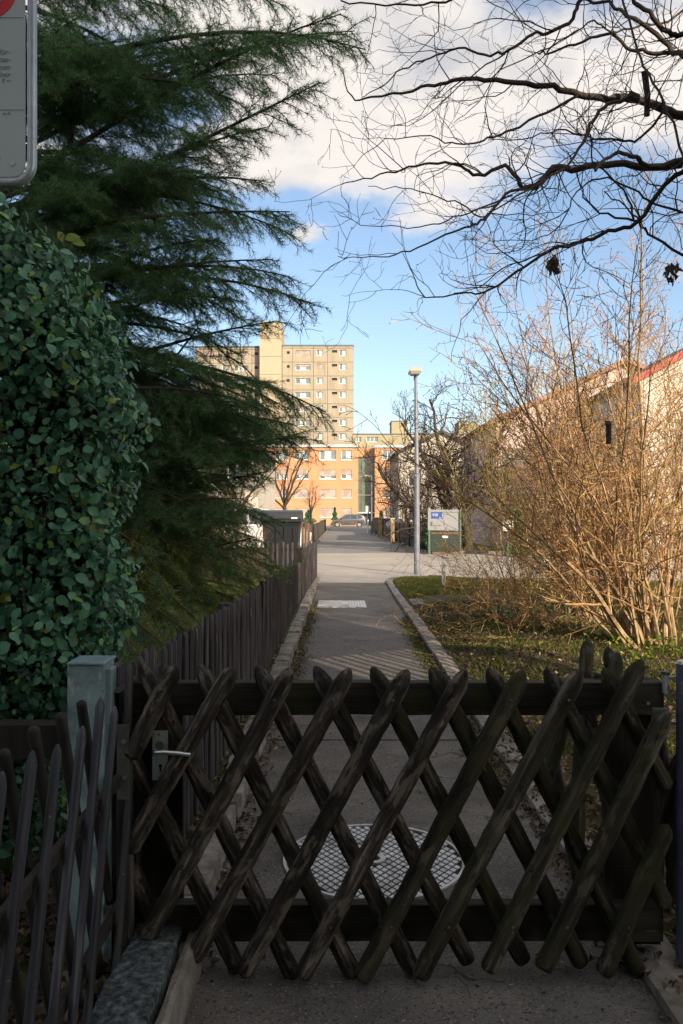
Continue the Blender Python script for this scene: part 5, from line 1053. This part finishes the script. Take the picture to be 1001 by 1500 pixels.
# ------------------------------------------------------------------ street furniture
LY = 20.6
lp_ = T('street_lamp', 'tall grey street lamp with a small boxy head on the verge', 'street lamp', (W(611, 0, LY).x, LY, 0))
lx = W(611, 0, LY).x; zt = EYE+(HY-550)*LY/F
tb = TB(); z1 = EYE+(HY-694)*LY/F; z2 = EYE+(HY-620)*LY/F
tb.add([Vector((lx, LY, z)) for z in (-.05, 1.2, z1)], .075, .068, 16); smooth(O('lower_pole', tb.into(MB()), M['lamp_pole'], lp_))
tb = TB(); tb.add([Vector((lx-.03*k, LY, z)) for k, z in ((0, z1-.02), (.5, z2), (1, zt))], .060, .034, 14); smooth(O('upper_pole', tb.into(MB()), M['lamp_pole'], lp_))
cyl(lp_, 'joint_collar', (lx, LY, z1-.09), 'z', .078, .10, 'lamp_pole', 18)
for s in (-1, 1): cyl(lp_, 'clamp_screw', (lx+s*.05, LY-.078, z1-.04), 'y', .014, .02, 'steel', 8)
hz = zt; hxx = lx-.06
def loft(secs):
    m_ = MB(); v = []; n = len(secs[0])
    for s in secs: v += s
    m_.add(v, [(k*n+i, k*n+(i+1) % n, (k+1)*n+(i+1) % n, (k+1)*n+i) for k in range(len(secs)-1) for i in range(n)]+[tuple(range(n))[::-1], tuple((len(secs)-1)*n+i for i in range(n))]); return m_
rec = lambda x0, x1, y0, y1, z: [(x0, y0, z), (x1, y0, z), (x1, y1, z), (x0, y1, z)]
bev(O('lamp_head', loft([rec(hxx-.145, hxx+.145, LY-.30, LY+.20, hz+.05), rec(hxx-.15, hxx+.15, LY-.31, LY+.21, hz+.09), rec(hxx-.10, hxx+.11, LY-.24, LY+.15, hz+.18)]), M['lamp_head'], lp_), .012, 2)
bev(O('lamp_glass', loft([rec(hxx-.10, hxx+.10, LY-.25, LY+.10, hz-.0), rec(hxx-.135, hxx+.135, LY-.29, LY+.14, hz+.049)]), M['lamp_glass'], lp_), .01, 2)
cyl(lp_, 'neck', (lx-.035, LY+.02, zt-.12), 'z', .045, .14, 'lamp_pole', 12)
# small far street lamp and sign
fl = T('street_lamp', 'thin far street lamp with a short arm before the glazed stairwell', 'street lamp', (W(544.5, 0, 62).x, 62, 0))
c = W(544.5, 0, 62); z = EYE+(HY-697)*62/F
tb = TB(); tb.add([Vector((c.x, 62, q)) for q in (-.05, 1.5, z)], .07, .045, 10); smooth(O('pole', tb.into(MB()), M['lamp_pole'], fl))
O('arm', MB().box(c.x-.38, c.x+.03, 61.97, 62.03, z, z+.05), M['lamp_pole'], fl); bev(O('lamp_head', MB().box(c.x-.62, c.x-.30, 61.92, 62.08, z-.01, z+.07), M['lamp_head'], fl), .01)
rs = T('road_sign', 'small white rectangular road sign on a thin post before the parked car', 'road sign', (W(538, 0, 70).x, 70, 0))
c = W(538.5, 0, 70); tb = TB(); tb.add([Vector((c.x, 70.03, q)) for q in (-.05, 1, EYE+(HY-742)*70/F)], .03, .03, 8); O('post', tb.into(MB()), M['lamp_pole'], rs)
bev(O('panel', MB().box(c.x-.15, c.x+.15, 69.98, 69.995, EYE-(752-HY)*70/F, EYE-(741-HY)*70/F), M['white_paint'], rs), .004)
tb = TB(); c2 = W(543, 0, 66); o = T('marker_post', 'short white marker post at the right kerb before the far lamp', 'post', (c2.x, 66, 0)); tb.add([Vector((c2.x-.2, 66, q)) for q in (0, .5, 1.1)], .05, .045, 8); O('body', tb.into(MB()), M['white_paint'], o); cyl(o, 'base', (c2.x-.2, 66, 0), 'z', .13, .12, 'coping', 12)
# small post on the verge
PY_ = 15.9; c = W(650, 0, PY_); z = EYE-(817-HY)*PY_/F
o = T('marker_post', 'flat galvanised marker post standing in the grass in front of the street', 'post', (c.x, PY_, 0))
bev(O('body', MB().box(c.x-.034, c.x+.034, PY_-.012, PY_+.012, -.05, z), M['galv'], o), .003); O('cap', MB().box(c.x-.037, c.x+.037, PY_-.015, PY_+.015, z+.001, z+.014), M['dark_metal'], o)
# notice board on green cabinet
NY = 31.0; nx = lambda p: (p-CX)*NY/F; nz = lambda p: EYE-(p-HY)*NY/F
nb = T('notice_board', 'grey board with a blue label above a dark green cabinet beside the street', 'notice board', (nx(650), NY, 0))
bev(O('post', MB().box(nx(626.5), nx(630.5), NY-.14, NY-.04, nz(776.5), nz(744)), M['board_grey'], nb), .006)
bev(O('post', MB().box(nx(627.2), nx(630.4), NY-.135, NY-.045, 0, nz(776.6)), M['green_post'], nb), .006)
bev(O('post', MB().box(nx(673), nx(675.5), NY-.10, NY+.02, 0, nz(746)), M['green_post'], nb), .006)
bev(O('board', MB().box(nx(630.8), nx(672.5), NY-.03, NY+.03, nz(776), nz(747)), M['board_grey'], nb), .008)
bev(O('board_frame', MB().box(nx(630.7), nx(672.6), NY-.06, NY-.031, nz(750.2), nz(746.6)).box(nx(630.7), nx(672.6), NY-.05, NY-.031, nz(777), nz(774.6)), M['board_grey'], nb), .004)
bl = O('blue_label', MB().box(nx(632), nx(647.5), NY-.038, NY-.031, nz(759.6), nz(750.6)), M['blue'], nb)
O('label_print', MB().box(nx(633.5), nx(636.8), NY-.042, NY-.0385, nz(756), nz(752)).box(nx(637.4), nx(641.8), NY-.042, NY-.0385, nz(756.4), nz(752)).box(nx(643), nx(646.5), NY-.042, NY-.0385, nz(759.2), nz(757.6)), M['pale_blue'], bl)
O('knob', MB().box(nx(631.5), nx(633.5), NY-.08, NY-.031, nz(769), nz(764.5)), M['dark_metal'], nb)
bev(O('cabinet', MB().box(nx(631), nx(673), NY-.10, NY+.35, .12, nz(778)), M['green_box'], nb), .012)
O('cabinet_rail', MB().box(nx(631.5), nx(672), NY-.13, NY-.101, nz(782.6), nz(779.4)), M['old_fence'], nb)
O('cabinet_label', MB().box(nx(647.8), nx(656), NY-.106, NY-.101, nz(787.8), nz(784.8)), M['white_paint'], nb)
O('plinth', MB().box(nx(633), nx(671), NY-.05, NY+.3, 0, .119), M['joint'], nb)
# rubbish container
BY = 20.2; bX = lambda p: (p-CX)*BY/F; bZ = lambda p: EYE-(p-HY)*BY/F
rb = T('rubbish_container', 'large dark grey wheeled rubbish container behind the end of the left fence', 'rubbish container', (bX(412), BY, 0))
x0, x1 = bX(383), bX(440)
zb0 = .16; zb1 = bZ(763)
bev(O('body', loft([rec(x0+.09, x1-.09, BY+.10, BY+.85, zb0), rec(x0+.02, x1-.02, BY+.02, BY+.95, zb1-.14), rec(x0, x1, BY, BY+.97, zb1-.02)]), M['bin'], rb), .015, 2)
for i in range(4): xx = x0+.16+i*(x1-x0-.32)/3; O('rib', loft([rec(xx-.03, xx+.03, BY+.07, BY+.12, zb0+.1), rec(xx-.03, xx+.03, BY-.01, BY+.03, zb1-.16)]), M['bin'], rb)
bev(O('rim', MB().box(x0-.04, x1+.04, BY-.04, BY+1.0, zb1-.03, zb1+.03), M['bin'], rb), .01, 2)
zl = zb1+.031; yy = [BY-.03+1.02*i/8 for i in range(9)]; prof = [(BY-.03, zl)]+[(BY+.48-.51*math.cos(math.pi*i/8), zl+.04+.20*math.sin(math.pi*i/8)**.6) for i in range(9)]+[(BY+.99, zl)]
bev(O('lid', MB().prism([(p[0], p[1]) for p in prof], 'x', x0-.03, x1+.03), M['bin_lid'], rb), .015, 2)
O('lid_label', MB().box(bX(427), bX(436), BY-.036, BY-.0325, zl+.02, zl+.055), M['white_paint'], rb)
for s in (x0+.15, x1-.15):
    for y_ in (BY+.15, BY+.8): wh = cyl(rb, 'wheel', (s-.03, y_, .085), 'x', .085, .06, 'tyre', 14)
for s in (x0-.09, x1+.04): O('trunnion', MB().box(s, s+.05, BY+.45, BY+.53, zb1-.15, zb1-.07), M['bin'], rb)
# brown board screen right of the container
bs_ = T('board_screen', 'narrow reddish brown board screen right of the rubbish container', 'screen', (bX(448), 21.6, 0))
for i, p in enumerate((441.5, 445.8, 450.1)): bev(O('board', MB().box((p-CX)*21.6/F, (p+4.0-CX)*21.6/F, 21.6, 21.63, 0.02, EYE-(765+i*.5-HY)*21.6/F), M['old_fence'], bs_), .003)
# ------------------------------------------------------------------ vehicles
def car(name, label, loc, rz, L, H, Wd, paint, prof, roof, wheels, cat='car', wins=()):
    """side profile prof (x,z) along length; roof=(x list) glasshouse outline; built along local X, facing -X"""
    t = T(name, label, cat, loc); t.rotation_euler = (0, 0, rz); inv = None
    def OO(nm, mb, m, par=None, sm=False):
        o = bpy.data.objects.new(nm, mb.mesh(nm)); C.objects.link(o); o.parent = par or t; o.data.materials.append(m); return o
    hw = Wd/2
    b_ = OO('body', MB().prism(prof, 'y', -hw, hw), paint); bev(b_, .06, 3); smooth(b_)
    # glasshouse, narrowing upwards
    zb = min(z for x, z in roof); zt_ = max(z for x, z in roof); m_ = MB(); v = []
    for s in (-1, 1):
        for x, z in roof: k = (z-zb)/(zt_-zb); v.append((x, s*(hw-.06-.14*k), z))
    n = len(roof); m_.add(v, [tuple(range(n)), tuple(range(2*n-1, n-1, -1))]+[(i, i+n, (i+1) % n+n, (i+1) % n) for i in range(n)])
    g_ = OO('cabin', m_, paint); bev(g_, .04, 2); smooth(g_)
    for quad in wins:
        for s in (-1, 1):
            vv = []
            for x, z in quad: k = (z-zb)/(zt_-zb); vv.append((x, s*(hw-.06-.14*k+.006), z))
            OO('side_window', MB().add(vv+[(a, b-s*.01, c) for a, b, c in vv], [(0, 1, 2, 3), (0, 1, 5, 4), (2, 3, 7, 6)]), M['car_glass'])
    fr_ = [p for p in roof]
    for (pa, pb, nm) in ((roof[0], roof[1], 'windscreen'), (roof[-1], roof[-2], 'rear_window')):
        vv = []
        for s in (-1, 1):
            for (x, z), f in ((pa, .12), (pb, .88)):
                X = pa[0]+(pb[0]-pa[0])*f; Z = pa[1]+(pb[1]-pa[1])*f; k = (Z-zb)/(zt_-zb); o_ = -.012 if nm == 'windscreen' else .012; vv.append((X+o_, s*(hw-.12-.14*k), Z+.008))
        OO(nm, MB().add(vv, [(0, 1, 3, 2)]), M['car_glass'])
    for x in wheels:
        for s in (-1, 1):
            w_ = T('wheel', None, None); w_.parent = t; w_.location = (x, s*(hw-.10), .32)
            def wc(nm, r, y0, y1, m):
                tb = TB(); tb.add([Vector((0, y0, 0)), Vector((0, y0+.001*(1 if y1 > y0 else -1), 0)), Vector((0, y1, 0))], r, r, 24); mb = tb.into(MB()); mb.add(mb.v[0][-24:], [tuple(range(24))]); return OO(nm, mb, m, w_)
            wc('tyre', .32, -.10, .11 if s > 0 else .10, M['tyre']) if s > 0 else wc('tyre', .32, .10, -.11, M['tyre'])
            wc('rim', .21, 0, s*.118, M['rim'])
    fx = min(p[0] for p in prof); rx = max(p[0] for p in prof)
    for s in (-1, 1):
        OO('headlight', MB().box(fx-.005, fx+.22, s*(hw-.28)-.16, s*(hw-.28)+.16+.125*0, .66, .80), M['lamp_glass']); OO('tail_light', MB().box(rx-.12, rx+.006, s*(hw-.12)-.09, s*(hw-.12)+.125*0+.09, .80, 1.05), M['tail'])
        OO('mirror', MB().box(roof[0][0]+.25, roof[0][0]+.40, s*(hw+.02) if s > 0 else -hw-.14, hw+.14 if s > 0 else -hw-.02, .98, 1.12), M['dark_plastic'])
        OO('door_seam', MB().box(-.33, -.315, s*hw-.003, s*hw+.003, .35, .95), M['dark_plastic']); OO('door_handle', MB().box(-.22+.6, -.06+.6, s*(hw+.012)-.012, s*(hw+.012)+.012, .86, .89), M['dark_plastic'])
    OO('bumper', MB().box(fx-.03, fx+.1, -hw+.08, hw-.08, .30, .50), M['dark_plastic']); OO('bumper', MB().box(rx-.1, rx+.03, -hw+.08, hw-.08, .30, .52), M['dark_plastic'])
    OO('number_plate', MB().box(fx-.036, fx-.031, -.26, .26, .36, .47), M['white_paint']); OO('number_plate', MB().box(rx+.031, rx+.036, -.26, .26, .36, .47), M['white_paint'])
    return t
prof = [(-2.0, .30), (-2.02, .62), (-1.85, .82), (-1.05, .98), (.2, 1.02), (1.95, 1.02), (2.02, .75), (2.0, .30), (1.72, .26), (1.64, .52), (1.42, .66), (1.14, .66), (.92, .52), (.84, .26), (-.86, .26), (-.94, .52), (-1.16, .66), (-1.44, .66), (-1.66, .52), (-1.74, .26)]
roof = [(-1.15, .96), (-.38, 1.50), (.3, 1.58), (1.45, 1.56), (1.80, 1.42), (1.98, .98)]
wins = [[(-.80, 1.03), (-.28, 1.42), (.22, 1.47), (.22, 1.03)], [(.30, 1.03), (.30, 1.47), (1.02, 1.46), (1.02, 1.03)], [(1.10, 1.03), (1.10, 1.46), (1.50, 1.44), (1.72, 1.10)]]
car('parked_car', 'grey family car parked sideways at the end of the road', (W(510.5, 0, 97).x, 97.6, 0), 0, 4.0, 1.58, 1.75, M['car_grey'], prof, roof, (-1.30, 1.28), wins=wins)
prof2 = [(-2.3, .30), (-2.32, .75), (-2.1, .98), (-1.5, 1.08), (.2, 1.10), (2.25, 1.10), (2.3, .75), (2.28, .30), (1.85, .26), (1.75, .55), (1.5, .68), (1.2, .68), (.96, .55), (.86, .26), (-1.0, .26), (-1.1, .55), (-1.34, .68), (-1.62, .68), (-1.86, .55), (-1.96, .26)]
roof2 = [(-1.6, 1.06), (-.85, 1.66), (-.2, 1.80), (1.8, 1.80), (2.1, 1.66), (2.27, 1.06)]
wins2 = [[(-1.2, 1.14), (-.68, 1.55), (-.05, 1.66), (-.05, 1.14)], [(.05, 1.14), (.05, 1.66), (.95, 1.67), (.95, 1.14)], [(1.05, 1.14), (1.05, 1.67), (1.8, 1.64), (2.0, 1.2)]]
car('parked_van', 'white van parked in a drive behind the rubbish container, only its roof and nose showing', (-3.5, 31.5, 0), math.pi, 4.6, 1.8, 1.8, M['car_white'], prof2, roof2, (-1.48, 1.35), cat='van', wins=wins2)

# ------------------------------------------------------------------ fences along the far road
def board_fence(label, pts, h, m, wv=.12, gap=.02, group=None, cap=False, th=.022):
    t = T('board_fence', label, 'fence', (pts[0][0], pts[0][1], 0), group); me = MB().box(-wv/2, wv/2, -th/2, th/2, 0, 1).mesh('board')
    for a, b in zip(pts[:-1], pts[1:]):
        a = Vector(a); b = Vector(b); d = b-a; n = int(d.length/(wv+gap)); ang = math.atan2(d.y, d.x)
        for i in range(n):
            p = a+d*((i+.5)/n); o = O('board', me, m, t); o.location = (p.x-pts[0][0], p.y-pts[0][1], .04); o.rotation_euler = (0, rr.uniform(-.01, .01), ang+rr.uniform(-.03, .03)); o.scale = (1, 1, h+rr.uniform(-.03, .03))
        for z in (.25, h-.2):
            nrm = Vector((-d.y, d.x)).normalized()*.035; O('rail', MB().add([(a.x+nrm.x, a.y+nrm.y, z-.03), (b.x+nrm.x, b.y+nrm.y, z-.03), (b.x+nrm.x, b.y+nrm.y, z+.03), (a.x+nrm.x, a.y+nrm.y, z+.03), (a.x+nrm.x*2, a.y+nrm.y*2, z-.03), (b.x+nrm.x*2, b.y+nrm.y*2, z-.03), (b.x+nrm.x*2, b.y+nrm.y*2, z+.03), (a.x+nrm.x*2, a.y+nrm.y*2, z+.03)], [(0, 1, 2, 3), (7, 6, 5, 4), (3, 2, 6, 7), (0, 4, 5, 1), (0, 3, 7, 4), (1, 5, 6, 2)]), m, t)
        for p in (a, b): O('fence_post', MB().box(p.x-.05, p.x+.05, p.y-.05, p.y+.05, 0, h+.06), m, t)
    return t
board_fence('weathered brown board fence just left of the lamp post, nearest on the right kerb', [(2.95, 41.5), (3.1, 37), (3.45, 33.6)], 1.06, M['grey_fence'])
board_fence('short board fence returning behind the kerb corner beside the lamp post', [(3.5, 33.5), (4.0, 33.2)], 1.1, M['grey_fence'])
board_fence('red-brown board fence with a sunlit end post in the middle of the right kerb', [(2.68, 52), (2.85, 44.5)], 1.2, M['old_fence'])
board_fence('far light brown board fence on the right kerb before the thin lamp', [(2.55, 68), (2.62, 54)], 1.25, M['old_fence'])
board_fence('low grey fence far along the left kerb', [(-1.5, 40), (-1.5, 60)], .95, M['grey_fence'])
board_fence('farthest left fence ending near the parked car', [(-1.6, 62), (-1.6, 82)], 1.0, M['grey_fence'], wv=.2)
gp = T('gate_pillar', 'pale wooden gate pillar catching the sun between two board fences', 'pillar', (2.72, 43.6, 0)); bev(O('body', MB().box(2.62, 2.82, 43.5, 43.7, 0, 1.28), M['gold_stem'], gp), .01); O('cap', MB().box(2.60, 2.84, 43.48, 43.72, 1.281, 1.32), M['coping'], gp)
gp = T('gate_pillar', 'far short gate pillar beside the thin street lamp', 'pillar', (2.5, 53, 0)); bev(O('body', MB().box(2.4, 2.62, 52.9, 53.1, 0, 1.3), M['gold_stem'], gp), .01); O('cap', MB().box(2.38, 2.64, 52.88, 53.12, 1.301, 1.34), M['coping'], gp)
# white bags / covered object above the fence
bm = bmesh.new(); bmesh.ops.create_icosphere(bm, subdivisions=3, radius=.5)
for v in bm.verts:
    v.co *= 1+.13*math.sin(v.co.x*9+v.co.z*7)+.10*math.sin(v.co.y*13+v.co.z*11); v.co.z *= .8
me = bpy.data.meshes.new('cover'); bm.to_mesh(me); bm.free(); o = O('covered_heap', me, M['coping'], label='lumpy whitish covered heap showing above the roadside fence', cat='covered heap', loc=(3.1, 46.5, .98)); smooth(o)
o = O('letter_box', None, label='small white letter box on a post seen through the yellow twigs', cat='letter box', loc=(W(766, 0, 22).x, 24, 0)); bev(O('box', MB().box(o.location.x-.13, o.location.x+.17, 24, 24.2, 1.02, 1.32), M['white_paint'], o), .01); O('flap', MB().box(o.location.x-.10, o.location.x+.14, 23.985, 23.999, 1.2, 1.24), M['dark_metal'], o); O('post', MB().box(o.location.x, o.location.x+.05, 24.05, 24.1, 0, 1.019), M['dark_metal'], o)
o = O('stone_slab', stone_mesh(1.3, .4, .10, 91, .01), M['kerb'], label='flat pale stone slab on the pavement by the right fence corner', cat='stone', loc=(2.95, 38.5, .11))
# wire fence with top rail in the right garden
wf = T('wire_fence', 'thin metal rail fence at the right edge in front of the cream house', 'fence', (7, 17, 0))
for i in range(6): cyl(wf, 'fence_post', (6.5+i*2.2, 16.2, 0), 'z', .025, 1.0, 'galv', 8)
O('top_rail', MB().box(6.4, 18, 16.18, 16.22, 1.0, 1.03), M['galv'], wf)
m_ = MB()
for i in range(9): m_.box(6.4, 18, 16.197, 16.203, .1+i*.1, .103+i*.1)
O('wire', m_, M['galv'], wf, kind='stuff')

# ------------------------------------------------------------------ unseen blockers added behind and beside the camera to shade the foreground
su = Vector((SUN_DX, SUN_DY)).normalized(); pu = Vector((-su.y, su.x))   # pu points to increasing u
def UV(u, v): q = pu*u-su*v; return (q.x, q.y)
def blk(name, label, cat, u0, u1, v0, v1, h, wm):
    t = T(name, label, cat, (*UV((u0+u1)/2, (v0+v1)/2), 0)); p = [UV(u0, v0), UV(u1, v0), UV(u1, v1), UV(u0, v1)]
    O('wall', MB().prism(p, 'z', 0, h), wm, t); p2_ = [UV(u0-.2, v0-.2), UV(u1+.2, v0-.2), UV(u1+.2, v1+.2), UV(u0-.2, v1+.2)]  # wall of the added unseen block
    O('roof', MB().prism(p2_, 'z', h+.001, h+.25), M['roof_felt'], t); return t  # roof of the added unseen block
blk('block_of_flats', 'plain block of flats standing behind the viewer and shading the gate', 'apartment block', -24, 4.0, -22, -9, 15.5, M['tower_wall'])  # unseen occluder, tall enough for its shade to cover gate and conifer
ss = T('slatted_screen', 'tall timber screen, slatted low and boarded above, at the garden edge beside the viewer', 'screen', (*UV(4.6, 2.1), 0))  # made-up screen: slats stripe the path with light, boards shade beyond
sm_ = MB().box(-.032, .032, -.015, .015, 0, 1).mesh('slat')
for i in range(13):
    q = UV(4.02+i*.118+rr.uniform(-.028, .028), 2.1); o = O('slat', sm_, M['grey_fence'], ss); o.location = (q[0]-ss.location.x, q[1]-ss.location.y, 0); o.rotation_euler = (0, 0, math.atan2(pu.y, pu.x)); o.scale = (rr.uniform(.8, 1.25), 1, 2.42)
for k in range(8): O('board', MB().prism([UV(3.93, 2.06), UV(5.85, 2.06), UV(5.85, 2.09), UV(3.93, 2.09)], 'z', 2.40+k*.30, 2.695+k*.30), M['grey_fence'], ss)  # upper boards of the added shade screen
for q_ in (3.9, 5.8): O('fence_post', MB().prism([UV(q_, 1.93), UV(q_+.1, 1.93), UV(q_+.1, 2.03), UV(q_, 2.03)], 'z', 0, 4.75), M['grey_fence'], ss)
for z in (.3, 2.30): a = UV(3.95, 2.07); b = UV(5.5, 2.07); O('rail', MB().prism([UV(3.95, 2.05), UV(5.5, 2.05), UV(5.5, 2.085), UV(3.95, 2.085)], 'z', z, z+.09), M['grey_fence'], ss)  # rails of the added shade screen
for o in bpy.data.objects:
    if o.parent is None and 'label' in o.keys():
        g_ = {'bare_bush': 'leafless bushes along the road', 'board_fence': 'board fences along the far road', 'small_conifer': 'small evergreens in the gardens', 'multistem_shrub': 'golden shrubs on the right verge',
              'yellow_twig_shrub': 'yellow-twigged shrubs at the street', 'bramble': 'low twig tangles on the verge', 'picket_fence': 'picket fences left of the path', 'gate_post': 'posts of the lattice gate', 'street_lamp': 'street lamps along the road',
              'lattice_fence': 'lattice fences beside the gate', 'gate_pillar': 'gate pillars on the right kerb', 'dry_leaves': 'dead leaf clumps in the branches', 'white_house': 'pale houses with dark roofs', 'kerb_block': 'stones at the foot of the gate'}.get(o.name.split('.')[0])
        if g_: o['group'] = g_
print('objects', len(bpy.data.objects), 'tris', sum(sum(len(p.vertices)-2 for p in me.polygons) if len(me.polygons) < 20000 else len(me.polygons) for me in bpy.data.meshes if me.users))
